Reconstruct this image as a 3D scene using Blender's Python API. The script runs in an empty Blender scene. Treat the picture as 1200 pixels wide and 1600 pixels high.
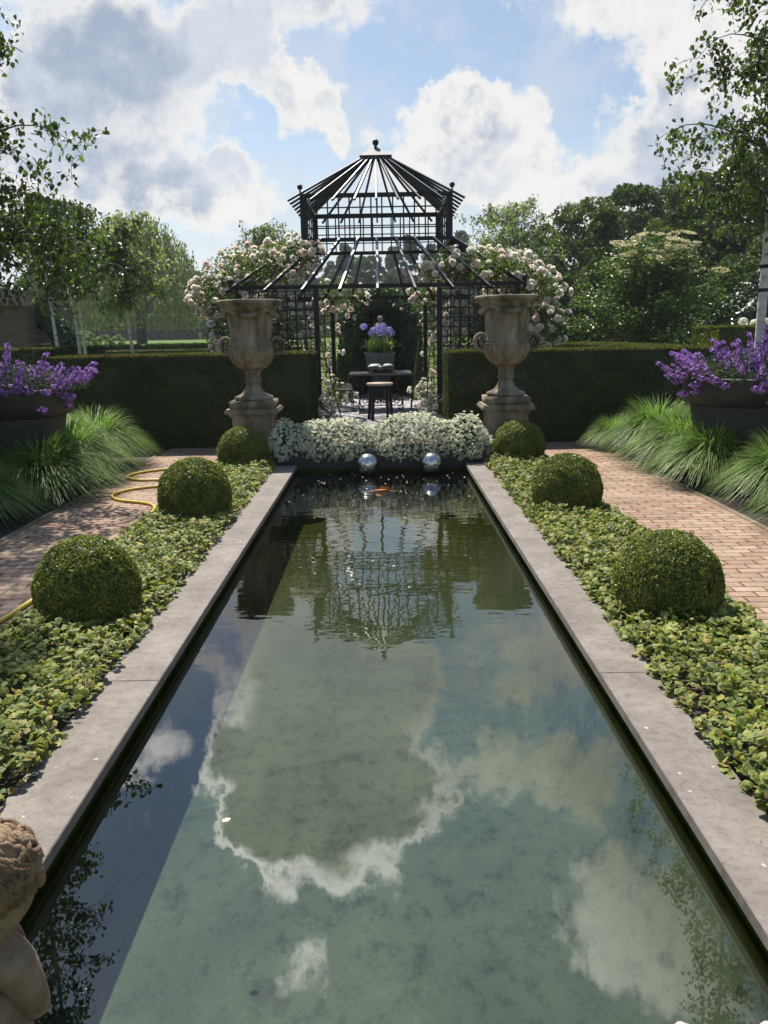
import bpy, math, random
import numpy as np
from mathutils import Vector, Matrix, Euler
rng = np.random.default_rng(7)
random.seed(7)
R = math.radians
scene = bpy.context.scene
col = scene.collection
SUN_AZ, SUN_EL = R(-23), R(57)          # sun ahead of the camera and to the left

# ------------------------------------------------------------------ helpers
class MB:
    """collects verts/faces with material indices, then links ONE mesh object"""
    def __init__(s):
        s.v = []; s.n = 0; s.f = []; s.fs = []; s.mi = []; s.att = []
    def add(s, v, f, mi=0, att=None):
        v = np.asarray(v, dtype=np.float32).reshape(-1, 3)
        if not isinstance(f, np.ndarray) and len({len(q) for q in f}) > 1:
            by = {}
            for q in f: by.setdefault(len(q), []).append(q)
            n0 = s.n; s.v.append(v); s.att.append(np.zeros(len(v), np.float32)); s.n += len(v)
            for q in by.values():
                q = np.asarray(q, np.int32); s.f.append((q+n0).ravel()); s.fs.append(np.full(len(q), q.shape[1], np.int32)); s.mi.append(np.full(len(q), mi, np.int32))
            return s
        f = np.asarray(f, dtype=np.int32)
        s.f.append((f + s.n).ravel()); s.fs.append(np.full(len(f), f.shape[1], np.int32))
        s.mi.append(np.full(len(f), mi, np.int32)); s.v.append(v)
        s.att.append(np.zeros(len(v), np.float32) if att is None else np.asarray(att, np.float32))
        s.n += len(v); return s
    def mesh(s, name, mats, smooth=False):
        v = np.concatenate(s.v); f = np.concatenate(s.f); fs = np.concatenate(s.fs); mi = np.concatenate(s.mi)
        me = bpy.data.meshes.new(name)
        me.vertices.add(len(v)); me.vertices.foreach_set('co', v.ravel())
        me.loops.add(len(f)); me.loops.foreach_set('vertex_index', f)
        me.polygons.add(len(fs))
        me.polygons.foreach_set('loop_start', np.concatenate([[0], np.cumsum(fs)[:-1]]).astype(np.int32))
        me.polygons.foreach_set('loop_total', fs)
        if not isinstance(mats, (list, tuple)): mats = [mats]
        for m in mats: me.materials.append(m)
        me.polygons.foreach_set('material_index', mi)
        me.polygons.foreach_set('use_smooth', np.full(len(fs), bool(smooth)))
        a = np.concatenate(s.att)
        if a.any():
            at = me.attributes.new('edge', 'FLOAT', 'POINT'); at.data.foreach_set('value', a)
        me.update(calc_edges=True)
        return me
    def build(s, name, mats, parent=None, smooth=False):
        return link(name, s.mesh(name, mats, smooth), parent)
    # ---- primitives
    def box(s, x0, x1, y0, y1, z0, z1, mi=0):
        v = [(x, y, z) for z in (z0, z1) for y in (y0, y1) for x in (x0, x1)]
        return s.add(v, [(0,2,3,1),(4,5,7,6),(0,1,5,4),(2,6,7,3),(0,4,6,2),(1,3,7,5)], mi)
    def bar(s, a, b, w, h, mi=0, up=(0,0,1)):
        a = np.array(a, float); b = np.array(b, float); d = b - a; d /= np.linalg.norm(d)
        u = np.array(up, float)
        if abs(d @ u) > .99: u = np.array([0, 1., 0])
        x = np.cross(d, u); x /= np.linalg.norm(x); y = np.cross(x, d)
        v = []
        for p in (a, b):
            for sx, sy in ((-1,-1),(1,-1),(1,1),(-1,1)): v.append(p + x*sx*w/2 + y*sy*h/2)
        return s.add(v, [(3,2,1,0),(4,5,6,7),(0,1,5,4),(1,2,6,5),(2,3,7,6),(3,0,4,7)], mi)
    def tube(s, pts, rad, n=8, mi=0, closed=False, caps=True):
        pts = np.array(pts, float); m = len(pts)
        rad = np.full(m, rad, float) if np.isscalar(rad) else np.array(rad, float)
        t = np.gradient(pts, axis=0) if not closed else np.roll(pts, -1, 0) - np.roll(pts, 1, 0)
        t /= np.linalg.norm(t, axis=1)[:, None] + 1e-9
        ref = np.array([0, 0, 1.]) if abs(t[0][2]) < .9 else np.array([1., 0, 0])
        x = np.cross(t[0], ref); x /= np.linalg.norm(x); V = []
        for i in range(m):
            x = x - t[i] * (x @ t[i]); x /= np.linalg.norm(x) + 1e-9; y = np.cross(t[i], x)
            for k in range(n):
                an = 2*math.pi*k/n; V.append(pts[i] + (x*math.cos(an) + y*math.sin(an))*rad[i])
        F = []; mm = m if closed else m - 1
        for i in range(mm):
            j = (i + 1) % m
            for k in range(n):
                k2 = (k + 1) % n; F.append((i*n+k, i*n+k2, j*n+k2, j*n+k))
        s.add(V, F, mi)
        if caps and not closed:
            s.add(V[:n] + [pts[0]], [(k, n, (k+1) % n) for k in range(n)], mi)
            s.add(V[-n:] + [pts[-1]], [((k+1) % n, n, k) for k in range(n)], mi)
        return s
    def lathe(s, prof, n=48, c=(0,0,0), mi=0, mod=None):
        V = []
        for (r, z) in prof:
            for k in range(n):
                a = 2*math.pi*k/n; rr = r*(mod(a, z) if mod else 1)
                V.append((c[0] + rr*math.cos(a), c[1] + rr*math.sin(a), c[2] + z))
        F = []
        for i in range(len(prof)-1):
            for k in range(n):
                k2 = (k+1) % n; F.append((i*n+k, i*n+k2, (i+1)*n+k2, (i+1)*n+k))
        return s.add(V, F, mi)
    def ball(s, c, r, n=16, m=10, mi=0, noise=0, seed=0):
        r = np.array(r, float)*np.ones(3); V = []
        for i in range(m+1):
            th = math.pi*i/m
            for k in range(n):
                a = 2*math.pi*k/n; d = np.array([math.sin(th)*math.cos(a), math.sin(th)*math.sin(a), -math.cos(th)])
                q = 1 + (noise*math.sin(5*d[0]+seed)*math.cos(4*d[1]+2*seed)*math.sin(6*d[2]+seed+1) if noise else 0)
                V.append(np.array(c) + d*r*q)
        F = []
        for i in range(m):
            for k in range(n):
                k2 = (k+1) % n; F.append((i*n+k, i*n+k2, (i+1)*n+k2, (i+1)*n+k))
        return s.add(V, F, mi)
    def leaves(s, C, N, size, shape='fold', mi=0, aspect=.55, droop=None):
        """leaf-sized faces at centres C, facing N; droop = preferred direction of the tip"""
        C = np.asarray(C, np.float64); N = np.asarray(N, np.float64); n = len(C)
        N = N/(np.linalg.norm(N, axis=1)[:, None] + 1e-9)
        D = rng.normal(size=(n, 3)) if droop is None else droop + rng.normal(size=(n, 3))*.45
        Y = D - N*np.sum(D*N, axis=1)[:, None]; Y /= np.linalg.norm(Y, axis=1)[:, None] + 1e-9
        X = np.cross(Y, N); S = np.broadcast_to(np.asarray(size, float), (n,))
        at = None
        if shape == 'fold':
            T = np.array([(0,-.5,0),(-aspect/2,-.05,.12),(0,.5,-.08),(aspect/2,-.05,.12)]); F = np.array([(0,2,1),(0,3,2)])
        elif shape == 'quad':
            T = np.array([(-aspect/2,-.5,0),(aspect/2,-.5,0),(aspect/2,.5,.1),(-aspect/2,.5,.1)]); F = np.array([(0,1,2,3)])
        elif shape == 'birch':
            T = np.array([(0,-.5,0),(-.36,-.22,.07),(-.24,.16,.06),(0,.55,-.06),(.24,.16,.06),(.36,-.22,.07)]); F = np.array([(0,3,2),(0,2,1),(0,4,3),(0,5,4)])
        elif shape == 'ivy':
            pol = [(-90,.34),(-52,.46),(-22,.43),(12,.52),(48,.44),(90,.60),(132,.44),(168,.52),(202,.43),(232,.46)]
            T = np.array([(0,-.05,.05)] + [(r*math.cos(R(a)), r*math.sin(R(a)), -.06 if r > .4 else .03) for a, r in pol])
            k = len(pol); F = np.array([(0, 1+i, 1+(i+1) % k) for i in range(k)]); at = np.tile(np.array([0] + [1]*k, np.float32), n)
        elif shape == 'flower':
            T = [(0,0,0)]; F = []
            for i in range(5):
                a = 2*math.pi*i/5; 
                for da, r, z in ((-.6,.4,.05),(0,.52,.02),(.6,.4,.05)):
                    T.append((r*math.cos(a+da), r*math.sin(a+da), z))
                b = 1+3*i; F.append((0, b, b+1, b+2))
            T = np.array(T); F = np.array(F); at = np.tile(np.array([1] + [0]*15, np.float32), n)
        k = len(T)
        V = C[:, None, :] + S[:, None, None]*(T[None, :, 0, None]*X[:, None, :] + T[None, :, 1, None]*Y[:, None, :] + T[None, :, 2, None]*N[:, None, :])
        FF = (F[None] + (np.arange(n)*k)[:, None, None]).reshape(-1, F.shape[1])
        return s.add(V.reshape(-1, 3), FF, mi, at)

def link(name, me, parent=None):
    o = bpy.data.objects.new(name, me); col.objects.link(o)
    if parent is not None: o.parent = parent
    return o
def tag(o, label, cat, group=None, kind=None):
    if label: o['label'] = label
    if cat: o['category'] = cat
    if group: o['group'] = group
    if kind: o['kind'] = kind
    return o
def thing(name, label, cat, loc=(0,0,0), rz=0, group=None):
    o = bpy.data.objects.new(name, None); col.objects.link(o)
    o.location = loc; o.rotation_euler = (0, 0, rz); o.empty_display_size = .1
    return tag(o, label, cat, group)
def struct(o):
    o['kind'] = 'structure'; return o
def stuff(o):
    o['kind'] = 'stuff'; return o
def copy_thing(root, loc, rz=0, sc=None, label=None):
    r = root.copy(); col.objects.link(r); r.location = loc; r.rotation_euler = (0, 0, rz)
    if sc is not None: r.scale = sc if hasattr(sc, '__len__') else (sc,)*3
    if label: r['label'] = label
    for ch in list(root.children):
        c = ch.copy(); col.objects.link(c); c.parent = r
        for g in list(ch.children):
            d = g.copy(); col.objects.link(d); d.parent = c
    return r
def rdir(n):
    d = rng.normal(size=(n, 3)); return d/np.linalg.norm(d, axis=1)[:, None]

# ------------------------------------------------------------------ materials
def newmat(name):
    m = bpy.data.materials.new(name); m.use_nodes = True; nt = m.node_tree; nt.nodes.clear()
    return m, nt, nt.nodes, nt.links
def N(nt, t, **kw):
    n = nt.nodes.new(t)
    for k, v in kw.items():
        if k in n.inputs.keys() if hasattr(n.inputs, 'keys') else False: n.inputs[k].default_value = v
        else: setattr(n, k, v)
    return n
def ramp(nt, stops, fac=None):
    r = nt.nodes.new('ShaderNodeValToRGB'); e = r.color_ramp.elements
    while len(e) < len(stops): e.new(.5)
    for el, (p, c) in zip(e, stops): el.position = p; el.color = (*c, 1)
    if fac is not None: nt.links.new(fac, r.inputs[0])
    return r
def noise(nt, scale, detail=4, rough=.55, vec=None):
    n = nt.nodes.new('ShaderNodeTexNoise'); n.inputs['Scale'].default_value = scale; n.inputs['Detail'].default_value = detail
    n.inputs['Roughness'].default_value = rough
    if vec is not None: nt.links.new(vec, n.inputs['Vector'])
    return n
def mixc(nt, a, b, fac, mode='MIX'):
    m = nt.nodes.new('ShaderNodeMix'); m.data_type = 'RGBA'; m.blend_type = mode
    for s, i in ((a, 6), (b, 7), (fac, 0)):
        if isinstance(s, (tuple, list)): m.inputs[i].default_value = (*s, 1)
        elif isinstance(s, (int, float)): m.inputs[i].default_value = s
        else: nt.links.new(s, m.inputs[i])
    return m.outputs[2]
def pos(nt):
    return nt.nodes.new('ShaderNodeNewGeometry').outputs['Position']
def objco(nt):
    return nt.nodes.new('ShaderNodeTexCoord').outputs['Object']

def leafmat(name, stops, transl=.3, rough=.45, edge=None, spec=.4, big=1.2):
    m, nt, nd, ln = newmat(name)
    g = nd.new('ShaderNodeNewGeometry')
    c = ramp(nt, stops, g.outputs['Random Per Island']).outputs[0]
    nz = noise(nt, big, 3, .5, g.outputs['Position'])
    c = mixc(nt, c, mixc(nt, c, (.45,.5,.4), 1, 'MULTIPLY'), ramp(nt, [(.42,(0,0,0)),(.62,(.75,.75,.75))], nz.outputs[0]).outputs[0])
    if edge:
        at = nd.new('ShaderNodeAttribute'); at.attribute_name = 'edge'
        w = nd.new('ShaderNodeMath'); w.operation = 'MULTIPLY'; ln.new(at.outputs['Fac'], w.inputs[0])
        rr = ramp(nt, [(.25,(0,0,0)),(.75,(.75,.75,.75))], noise(nt, 6, 1, .5, g.outputs['Position']).outputs[0])
        ln.new(rr.outputs[0], w.inputs[1])
        c = mixc(nt, c, edge, w.outputs[0])
    p = nd.new('ShaderNodeBsdfPrincipled'); p.inputs['Roughness'].default_value = rough; p.inputs['Specular IOR Level'].default_value = spec
    ln.new(c, p.inputs['Base Color'])
    t = nd.new('ShaderNodeBsdfTranslucent'); ln.new(mixc(nt, c, (1.0,1.15,.55), 1, 'MULTIPLY'), t.inputs[0])
    mx = nd.new('ShaderNodeMixShader'); mx.inputs[0].default_value = transl
    ln.new(p.outputs[0], mx.inputs[1]); ln.new(t.outputs[0], mx.inputs[2])
    o = nd.new('ShaderNodeOutputMaterial'); ln.new(mx.outputs[0], o.inputs[0]); return m

def simple(name, stops, scale=6, rough=.7, metal=0, bump=0, bscale=40, spec=.5, detail=6, obj=True, stretch=None):
    m, nt, nd, ln = newmat(name)
    v = objco(nt) if obj else pos(nt)
    if stretch:
        mp = nd.new('ShaderNodeMapping'); mp.inputs['Scale'].default_value = stretch; ln.new(v, mp.inputs[0]); v = mp.outputs[0]
    c = ramp(nt, stops, noise(nt, scale, detail, .6, v).outputs[0]).outputs[0]
    p = nd.new('ShaderNodeBsdfPrincipled'); p.inputs['Roughness'].default_value = rough; p.inputs['Metallic'].default_value = metal
    p.inputs['Specular IOR Level'].default_value = spec
    ln.new(c, p.inputs['Base Color'])
    if bump:
        b = nd.new('ShaderNodeBump'); b.inputs['Strength'].default_value = bump; b.inputs['Distance'].default_value = .01
        ln.new(noise(nt, bscale, 5, .65, v).outputs[0], b.inputs['Height']); ln.new(b.outputs[0], p.inputs['Normal'])
    o = nd.new('ShaderNodeOutputMaterial'); ln.new(p.outputs[0], o.inputs[0]); return m

M = {}
M['box_leaf'] = leafmat('box_leaf', [(0,(.07,.11,.014)),(.5,(.19,.22,.028)),(1,(.36,.35,.06))], .35, .42, spec=.45, big=9)
M['yew'] = leafmat('yew', [(0,(.015,.03,.008)),(.5,(.038,.066,.013)),(1,(.10,.115,.022))], .22, .55, spec=.25, big=4)
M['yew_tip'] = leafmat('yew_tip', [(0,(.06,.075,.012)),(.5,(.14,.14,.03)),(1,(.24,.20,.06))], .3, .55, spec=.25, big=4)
M['ivy'] = leafmat('ivy', [(0,(.04,.085,.014)),(.35,(.11,.165,.02)),(.6,(.22,.24,.03)),(.85,(.32,.29,.04)),(1,(.28,.17,.05))], .3, .55, edge=(.36,.37,.14), spec=.25, big=3)
M['dark_ivy'] = leafmat('dark_ivy', [(0,(.012,.03,.008)),(.7,(.03,.065,.014)),(1,(.06,.11,.025))], .2, .35, spec=.5)
M['bright_ivy'] = leafmat('bright_ivy', [(0,(.03,.08,.01)),(.7,(.07,.15,.02)),(1,(.11,.2,.035))], .3, .4, spec=.5)
M['grass_blade'] = leafmat('grass_blade', [(0,(.10,.19,.035)),(.5,(.21,.32,.075)),(1,(.36,.45,.15))], .42, .5, spec=.3, big=5)
M['birch_leaf'] = leafmat('birch_leaf', [(0,(.03,.052,.016)),(.6,(.07,.105,.028)),(1,(.15,.19,.05))], .48, .38, spec=.5, big=2)
M['pale_leaf'] = leafmat('pale_leaf', [(0,(.12,.145,.075)),(.6,(.21,.25,.12)),(1,(.36,.4,.22))], .5, .42, spec=.5, big=.6)
M['willow_leaf'] = leafmat('willow_leaf', [(0,(.12,.15,.045)),(.6,(.22,.25,.08)),(1,(.33,.35,.14))], .35, .5, big=.5)
M['tree_leaf'] = leafmat('tree_leaf', [(0,(.045,.072,.02)),(.6,(.095,.135,.034)),(1,(.17,.205,.06))], .42, .5, big=.5)
M['cypress_leaf'] = leafmat('cypress_leaf', [(0,(.05,.075,.016)),(.6,(.095,.125,.026)),(1,(.16,.18,.05))], .33, .5, big=.6)
M['poplar_leaf'] = leafmat('poplar_leaf', [(0,(.08,.11,.07)),(.6,(.13,.17,.11)),(1,(.19,.23,.16))], .3, .5, big=.3)
M['rose_leaf'] = leafmat('rose_leaf', [(0,(.05,.085,.018)),(.6,(.12,.17,.035)),(1,(.23,.27,.08))], .42, .4, spec=.5, big=2)
M['cornus_leaf'] = leafmat('cornus_leaf', [(0,(.05,.09,.018)),(.6,(.10,.16,.03)),(1,(.2,.25,.07))], .35, .4, spec=.5, big=.9)
M['herb_leaf'] = leafmat('herb_leaf', [(0,(.03,.06,.015)),(.6,(.07,.11,.03)),(1,(.15,.19,.07))], .3, .5, big=5)
M['purple_leaf'] = leafmat('purple_leaf', [(0,(.03,.045,.02)),(.7,(.06,.085,.03)),(1,(.12,.15,.055))], .35, .5, big=5)
def petalmat(name, stops, transl=.35, centre=None):
    m, nt, nd, ln = newmat(name); g = nd.new('ShaderNodeNewGeometry')
    c = ramp(nt, stops, g.outputs['Random Per Island']).outputs[0]
    if centre:
        at = nd.new('ShaderNodeAttribute'); at.attribute_name = 'edge'
        pw = nd.new('ShaderNodeMath'); pw.operation = 'POWER'; ln.new(at.outputs['Fac'], pw.inputs[0]); pw.inputs[1].default_value = 1.3
        c = mixc(nt, c, centre, pw.outputs[0])
    d = nd.new('ShaderNodeBsdfDiffuse'); t = nd.new('ShaderNodeBsdfTranslucent'); mx = nd.new('ShaderNodeMixShader'); mx.inputs[0].default_value = transl
    ln.new(c, d.inputs[0]); ln.new(c, t.inputs[0]); ln.new(d.outputs[0], mx.inputs[1]); ln.new(t.outputs[0], mx.inputs[2])
    o = nd.new('ShaderNodeOutputMaterial'); ln.new(mx.outputs[0], o.inputs[0]); return m
M['white_petal'] = petalmat('white_petal', [(0,(.72,.73,.5)),(.5,(.84,.84,.7)),(1,(.88,.88,.82))], .45, (.3,.32,.06))
M['rose_petal'] = petalmat('rose_petal', [(0,(.82,.62,.53)),(.4,(.86,.74,.65)),(1,(.88,.82,.75))], .5)
M['cream_rose'] = petalmat('cream_rose', [(0,(.84,.76,.6)),(.5,(.87,.83,.73)),(1,(.88,.86,.8))], .5)
M['purple_petal'] = petalmat('purple_petal', [(0,(.14,.05,.25)),(.55,(.29,.14,.43)),(1,(.56,.38,.68))], .35)
M['lilac_petal'] = petalmat('lilac_petal', [(0,(.3,.27,.62)),(1,(.52,.48,.8))], .35)
M['cream_bract'] = petalmat('cream_bract', [(0,(.55,.5,.27)),(1,(.74,.68,.45))], .3)
M['black_metal'] = simple('black_metal', [(0,(.004,.004,.0045)),(1,(.009,.009,.010))], 8, .5, spec=.3)
M['strip_metal'] = simple('strip_metal', [(0,(.20,.20,.21)),(1,(.30,.30,.31))], 8, .5, .25)
M['cap_metal'] = simple('cap_metal', [(0,(.09,.09,.09)),(1,(.14,.14,.14))], 3, .6, .2)
M['urn_stone'] = simple('urn_stone', [(.30,(.05,.04,.027)),(.43,(.15,.122,.085)),(.56,(.25,.21,.15)),(.72,(.38,.33,.25))], 3.2, .9, bump=.5, bscale=35, spec=.15, detail=9, stretch=(1.8,1.8,.55))
M['putto_stone'] = simple('putto_stone', [(.3,(.075,.05,.034)),(.5,(.18,.125,.086)),(.7,(.30,.225,.165))], 7, .75, bump=.5, bscale=45, spec=.25, detail=9)
M['putto_hair'] = simple('putto_hair', [(.3,(.07,.045,.025)),(.5,(.19,.125,.075)),(.7,(.34,.24,.155))], 14, .85, bump=.8, bscale=70, spec=.2, detail=9)
M['pale_stone'] = simple('pale_stone', [(.3,(.2,.19,.17)),(.7,(.42,.4,.37))], 22, .7, bump=.3, bscale=60)
M['planter_grey'] = simple('planter_grey', [(.3,(.018,.019,.021)),(.7,(.03,.031,.034))], 5, .55, bump=.1, bscale=60)
M['trough_black'] = simple('trough_black', [(.3,(.008,.008,.009)),(.7,(.016,.016,.017))], 5, .55)
M['zinc'] = simple('zinc', [(.3,(.13,.135,.14)),(.7,(.2,.205,.21))], 5, .6, .2, bump=.1)
M['steel'] = simple('steel', [(.35,(.42,.41,.39)),(.65,(.62,.61,.58))], 5, .2, 1, bump=.06, bscale=25)
M['hose'] = simple('hose', [(.3,(.5,.36,.035)),(.7,(.62,.47,.06))], 3, .42)
M['bark'] = simple('bark', [(.35,(.03,.024,.018)),(.7,(.09,.075,.055))], 9, .9, bump=.6, bscale=25, stretch=(1,1,.3))
M['birch_bark'] = simple('birch_bark', [(.34,(.05,.045,.04)),(.42,(.42,.39,.34)),(.7,(.62,.6,.55))], 5, .75, bump=.3, bscale=30, stretch=(.6,.6,3))
M['twig'] = simple('twig', [(.3,(.05,.04,.03)),(.7,(.11,.09,.07))], 9, .8)
M['wood_seat'] = simple('wood_seat', [(.3,(.36,.27,.17)),(.7,(.52,.42,.29))], 6, .6, stretch=(1,9,1))
M['table_top'] = simple('table_top', [(.3,(.05,.055,.055)),(.7,(.10,.11,.11))], 4, .28, spec=.6)
M['pumpkin'] = simple('pumpkin', [(.3,(.22,.26,.22)),(.7,(.36,.4,.34))], 6, .6)
M['koi_orange'] = simple('koi_orange', [(.45,(.75,.16,.02)),(.6,(.8,.3,.06))], 7, .35)
M['koi_pale'] = simple('koi_pale', [(.4,(.5,.42,.14)),(.65,(.62,.55,.25))], 7, .35)
M['soil'] = simple('soil', [(.3,(.02,.014,.009)),(.7,(.055,.04,.026))], 14, .95, bump=.8, bscale=30, obj=False)
M['plank'] = simple('plank', [(.3,(.055,.042,.03)),(.7,(.13,.105,.08))], 3, .85, bump=.5, bscale=12, stretch=(1,1,8))
M['roof_tile'] = simple('roof_tile', [(.3,(.10,.075,.06)),(.7,(.22,.17,.14))], 5, .8)
M['edging'] = simple('edging', [(.3,(.15,.11,.075)),(.7,(.26,.20,.14))], 6, .9, bump=.5, bscale=30, obj=False)

def brick_material():
    m, nt, nd, ln = newmat('path_brick'); P = pos(nt)
    w = noise(nt, 1.6, 2, .5, P); ad = nd.new('ShaderNodeVectorMath'); ad.operation = 'MULTIPLY_ADD'
    ln.new(w.outputs['Color'], ad.inputs[0]); ad.inputs[1].default_value = (.02,.02,0); ln.new(P, ad.inputs[2])
    w2 = noise(nt, 22, 2, .5, P); ad2 = nd.new('ShaderNodeVectorMath'); ad2.operation = 'MULTIPLY_ADD'
    ln.new(w2.outputs['Color'], ad2.inputs[0]); ad2.inputs[1].default_value = (.012,.012,0); ln.new(ad.outputs[0], ad2.inputs[2])
    b = nd.new('ShaderNodeTexBrick'); ln.new(ad2.outputs[0], b.inputs['Vector'])
    for k, v in (('Scale',1),('Mortar Size',.007),('Mortar Smooth',.3),('Bias',0),('Brick Width',.205),('Row Height',.102)): b.inputs[k].default_value = v
    b.inputs['Color1'].default_value = (.235,.145,.105,1); b.inputs['Color2'].default_value = (.36,.265,.20,1); b.inputs['Mortar'].default_value = (.045,.034,.024,1)
    c = mixc(nt, b.outputs['Color'], ramp(nt, [(.3,(.55,.5,.5)),(.5,(1,1,1)),(.7,(1.15,1.1,1.05))], noise(nt, 14, 6, .7, P).outputs[0]).outputs[0], .8, 'MULTIPLY')
    c = mixc(nt, c, ramp(nt, [(.35,(.74,.72,.66)),(.6,(1.05,1.0,.98))], noise(nt, .8, 5, .6, P).outputs[0]).outputs[0], 1, 'MULTIPLY')
    c = mixc(nt, c, (.30,.24,.165), ramp(nt, [(.45,(0,0,0)),(.7,(.75,.75,.75))], noise(nt, 2.3, 6, .7, P).outputs[0]).outputs[0])
    p = nd.new('ShaderNodeBsdfPrincipled'); p.inputs['Roughness'].default_value = .88; p.inputs['Specular IOR Level'].default_value = .2
    ln.new(c, p.inputs['Base Color'])
    bm = nd.new('ShaderNodeBump'); bm.inputs['Strength'].default_value = .9; bm.inputs['Distance'].default_value = .006; bm.invert = True
    ln.new(b.outputs['Fac'], bm.inputs['Height'])
    b2 = nd.new('ShaderNodeBump'); b2.inputs['Strength'].default_value = .5; b2.inputs['Distance'].default_value = .006
    ln.new(noise(nt, 60, 5, .7, P).outputs[0], b2.inputs['Height']); ln.new(bm.outputs[0], b2.inputs['Normal']); ln.new(b2.outputs[0], p.inputs['Normal'])
    o = nd.new('ShaderNodeOutputMaterial'); ln.new(p.outputs[0], o.inputs[0]); return m
M['brick'] = brick_material()

def coping_material():
    m, nt, nd, ln = newmat('coping_stone'); P = pos(nt)
    c = ramp(nt, [(.3,(.12,.102,.086)),(.5,(.178,.154,.133)),(.72,(.25,.218,.19))], noise(nt, 3.2, 9, .68, P).outputs[0]).outputs[0]
    c = mixc(nt, c, ramp(nt, [(.36,(.6,.56,.54)),(.52,(1,1,1))], noise(nt, 22, 8, .78, P).outputs[0]).outputs[0], .75, 'MULTIPLY')
    ad_ = nd.new('ShaderNodeVectorMath'); ad_.operation = 'MULTIPLY_ADD'; ln.new(noise(nt, 30, 3, .6, P).outputs['Color'], ad_.inputs[0]); ad_.inputs[1].default_value = (.05,.05,.05); ln.new(P, ad_.inputs[2])
    vo = nd.new('ShaderNodeTexVoronoi'); vo.inputs['Scale'].default_value = 15; vo.inputs['Randomness'].default_value = 1; ln.new(ad_.outputs[0], vo.inputs['Vector'])
    sp = ramp(nt, [(.0,(1,1,1)),(.09,(.8,.8,.8)),(.12,(0,0,0))], vo.outputs['Distance'])
    vc = nd.new('ShaderNodeSeparateColor'); ln.new(vo.outputs['Color'], vc.inputs[0])
    th = nd.new('ShaderNodeMath'); th.operation = 'GREATER_THAN'; th.inputs[1].default_value = .8; ln.new(vc.outputs[0], th.inputs[0])
    ml = nd.new('ShaderNodeMath'); ml.operation = 'MULTIPLY'; ln.new(sp.outputs[0], ml.inputs[0]); ln.new(th.outputs[0], ml.inputs[1])
    c = mixc(nt, c, (.44,.41,.36), ml.outputs[0])
    # rust and damp stains
    c = mixc(nt, c, (.30,.17,.10), ramp(nt, [(.66,(0,0,0)),(.8,(.7,.7,.7))], noise(nt, 4.6, 7, .7, P).outputs[0]).outputs[0])
    pit = ramp(nt, [(.31,(1,1,1)),(.37,(0,0,0))], noise(nt, 34, 3, .6, P).outputs[0])
    c = mixc(nt, c, (.12,.095,.085), mixc(nt, pit.outputs[0], ramp(nt, [(.45,(0,0,0)),(.6,(1,1,1))], noise(nt, 2.1, 3, .5, P).outputs[0]).outputs[0], 1, 'MULTIPLY'))
    p = nd.new('ShaderNodeBsdfPrincipled'); p.inputs['Roughness'].default_value = .78; p.inputs['Specular IOR Level'].default_value = .3
    ln.new(c, p.inputs['Base Color'])
    b2 = nd.new('ShaderNodeBump'); b2.inputs['Strength'].default_value = .45; b2.inputs['Distance'].default_value = .006
    ln.new(noise(nt, 45, 7, .7, P).outputs[0], b2.inputs['Height']); ln.new(b2.outputs[0], p.inputs['Normal'])
    o = nd.new('ShaderNodeOutputMaterial'); ln.new(p.outputs[0], o.inputs[0]); return m
M['coping'] = coping_material()
def wall_material():
    m, nt, nd, ln = newmat('pool_wall'); P = pos(nt)
    c = ramp(nt, [(.3,(.018,.024,.005)),(.7,(.045,.055,.012))], noise(nt, 5, 5, .6, P).outputs[0]).outputs[0]
    c2 = ramp(nt, [(.3,(.075,.085,.06)),(.7,(.135,.145,.105))], noise(nt, 4, 6, .65, P).outputs[0]).outputs[0]
    sx = nd.new('ShaderNodeSeparateXYZ'); ln.new(P, sx.inputs[0])
    wz = nd.new('ShaderNodeMath'); wz.operation = 'MULTIPLY_ADD'; ln.new(noise(nt, 7, 4, .6, P).outputs[0], wz.inputs[0]); wz.inputs[1].default_value = .06; ln.new(sx.outputs[2], wz.inputs[2])
    mr = nd.new('ShaderNodeMapRange'); mr.inputs[1].default_value = -.12; mr.inputs[2].default_value = -.16; ln.new(wz.outputs[0], mr.inputs[0])
    d = nd.new('ShaderNodeBsdfDiffuse'); ln.new(mixc(nt, c, c2, mr.outputs[0]), d.inputs[0])
    o = nd.new('ShaderNodeOutputMaterial'); ln.new(d.outputs[0], o.inputs[0]); return m
M['pool_wall'] = wall_material()      # algae above the waterline, silt film below it

def floor_material():
    m, nt, nd, ln = newmat('pool_sediment'); P = pos(nt)
    mp = nd.new('ShaderNodeMapping'); mp.inputs['Scale'].default_value = (1,.75,1); ln.new(P, mp.inputs[0]); V = mp.outputs[0]
    c = ramp(nt, [(.3,(.07,.085,.068)),(.5,(.112,.128,.10)),(.7,(.15,.164,.13))], noise(nt, 1.1, 8, .62, V).outputs[0]).outputs[0]
    c = mixc(nt, c, ramp(nt, [(.36,(.35,.36,.33)),(.50,(1,1,1))], noise(nt, 11, 10, .82, V).outputs[0]).outputs[0], .75, 'MULTIPLY')
    c = mixc(nt, c, ramp(nt, [(.33,(.3,.31,.28)),(.46,(1,1,1))], noise(nt, 2.6, 9, .75, V).outputs[0]).outputs[0], .75, 'MULTIPLY')
    sx = nd.new('ShaderNodeSeparateXYZ'); ln.new(P, sx.inputs[0])
    mr = nd.new('ShaderNodeMapRange'); mr.inputs[1].default_value = 3.8; mr.inputs[2].default_value = 8; ln.new(sx.outputs[1], mr.inputs[0])
    c = mixc(nt, c, (.045,.05,.012), mr.outputs[0])       # olive murk towards the planted end, painted dark as shade so reflections dominate
    d = nd.new('ShaderNodeBsdfDiffuse'); ln.new(c, d.inputs[0])
    o = nd.new('ShaderNodeOutputMaterial'); ln.new(d.outputs[0], o.inputs[0]); return m
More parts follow.
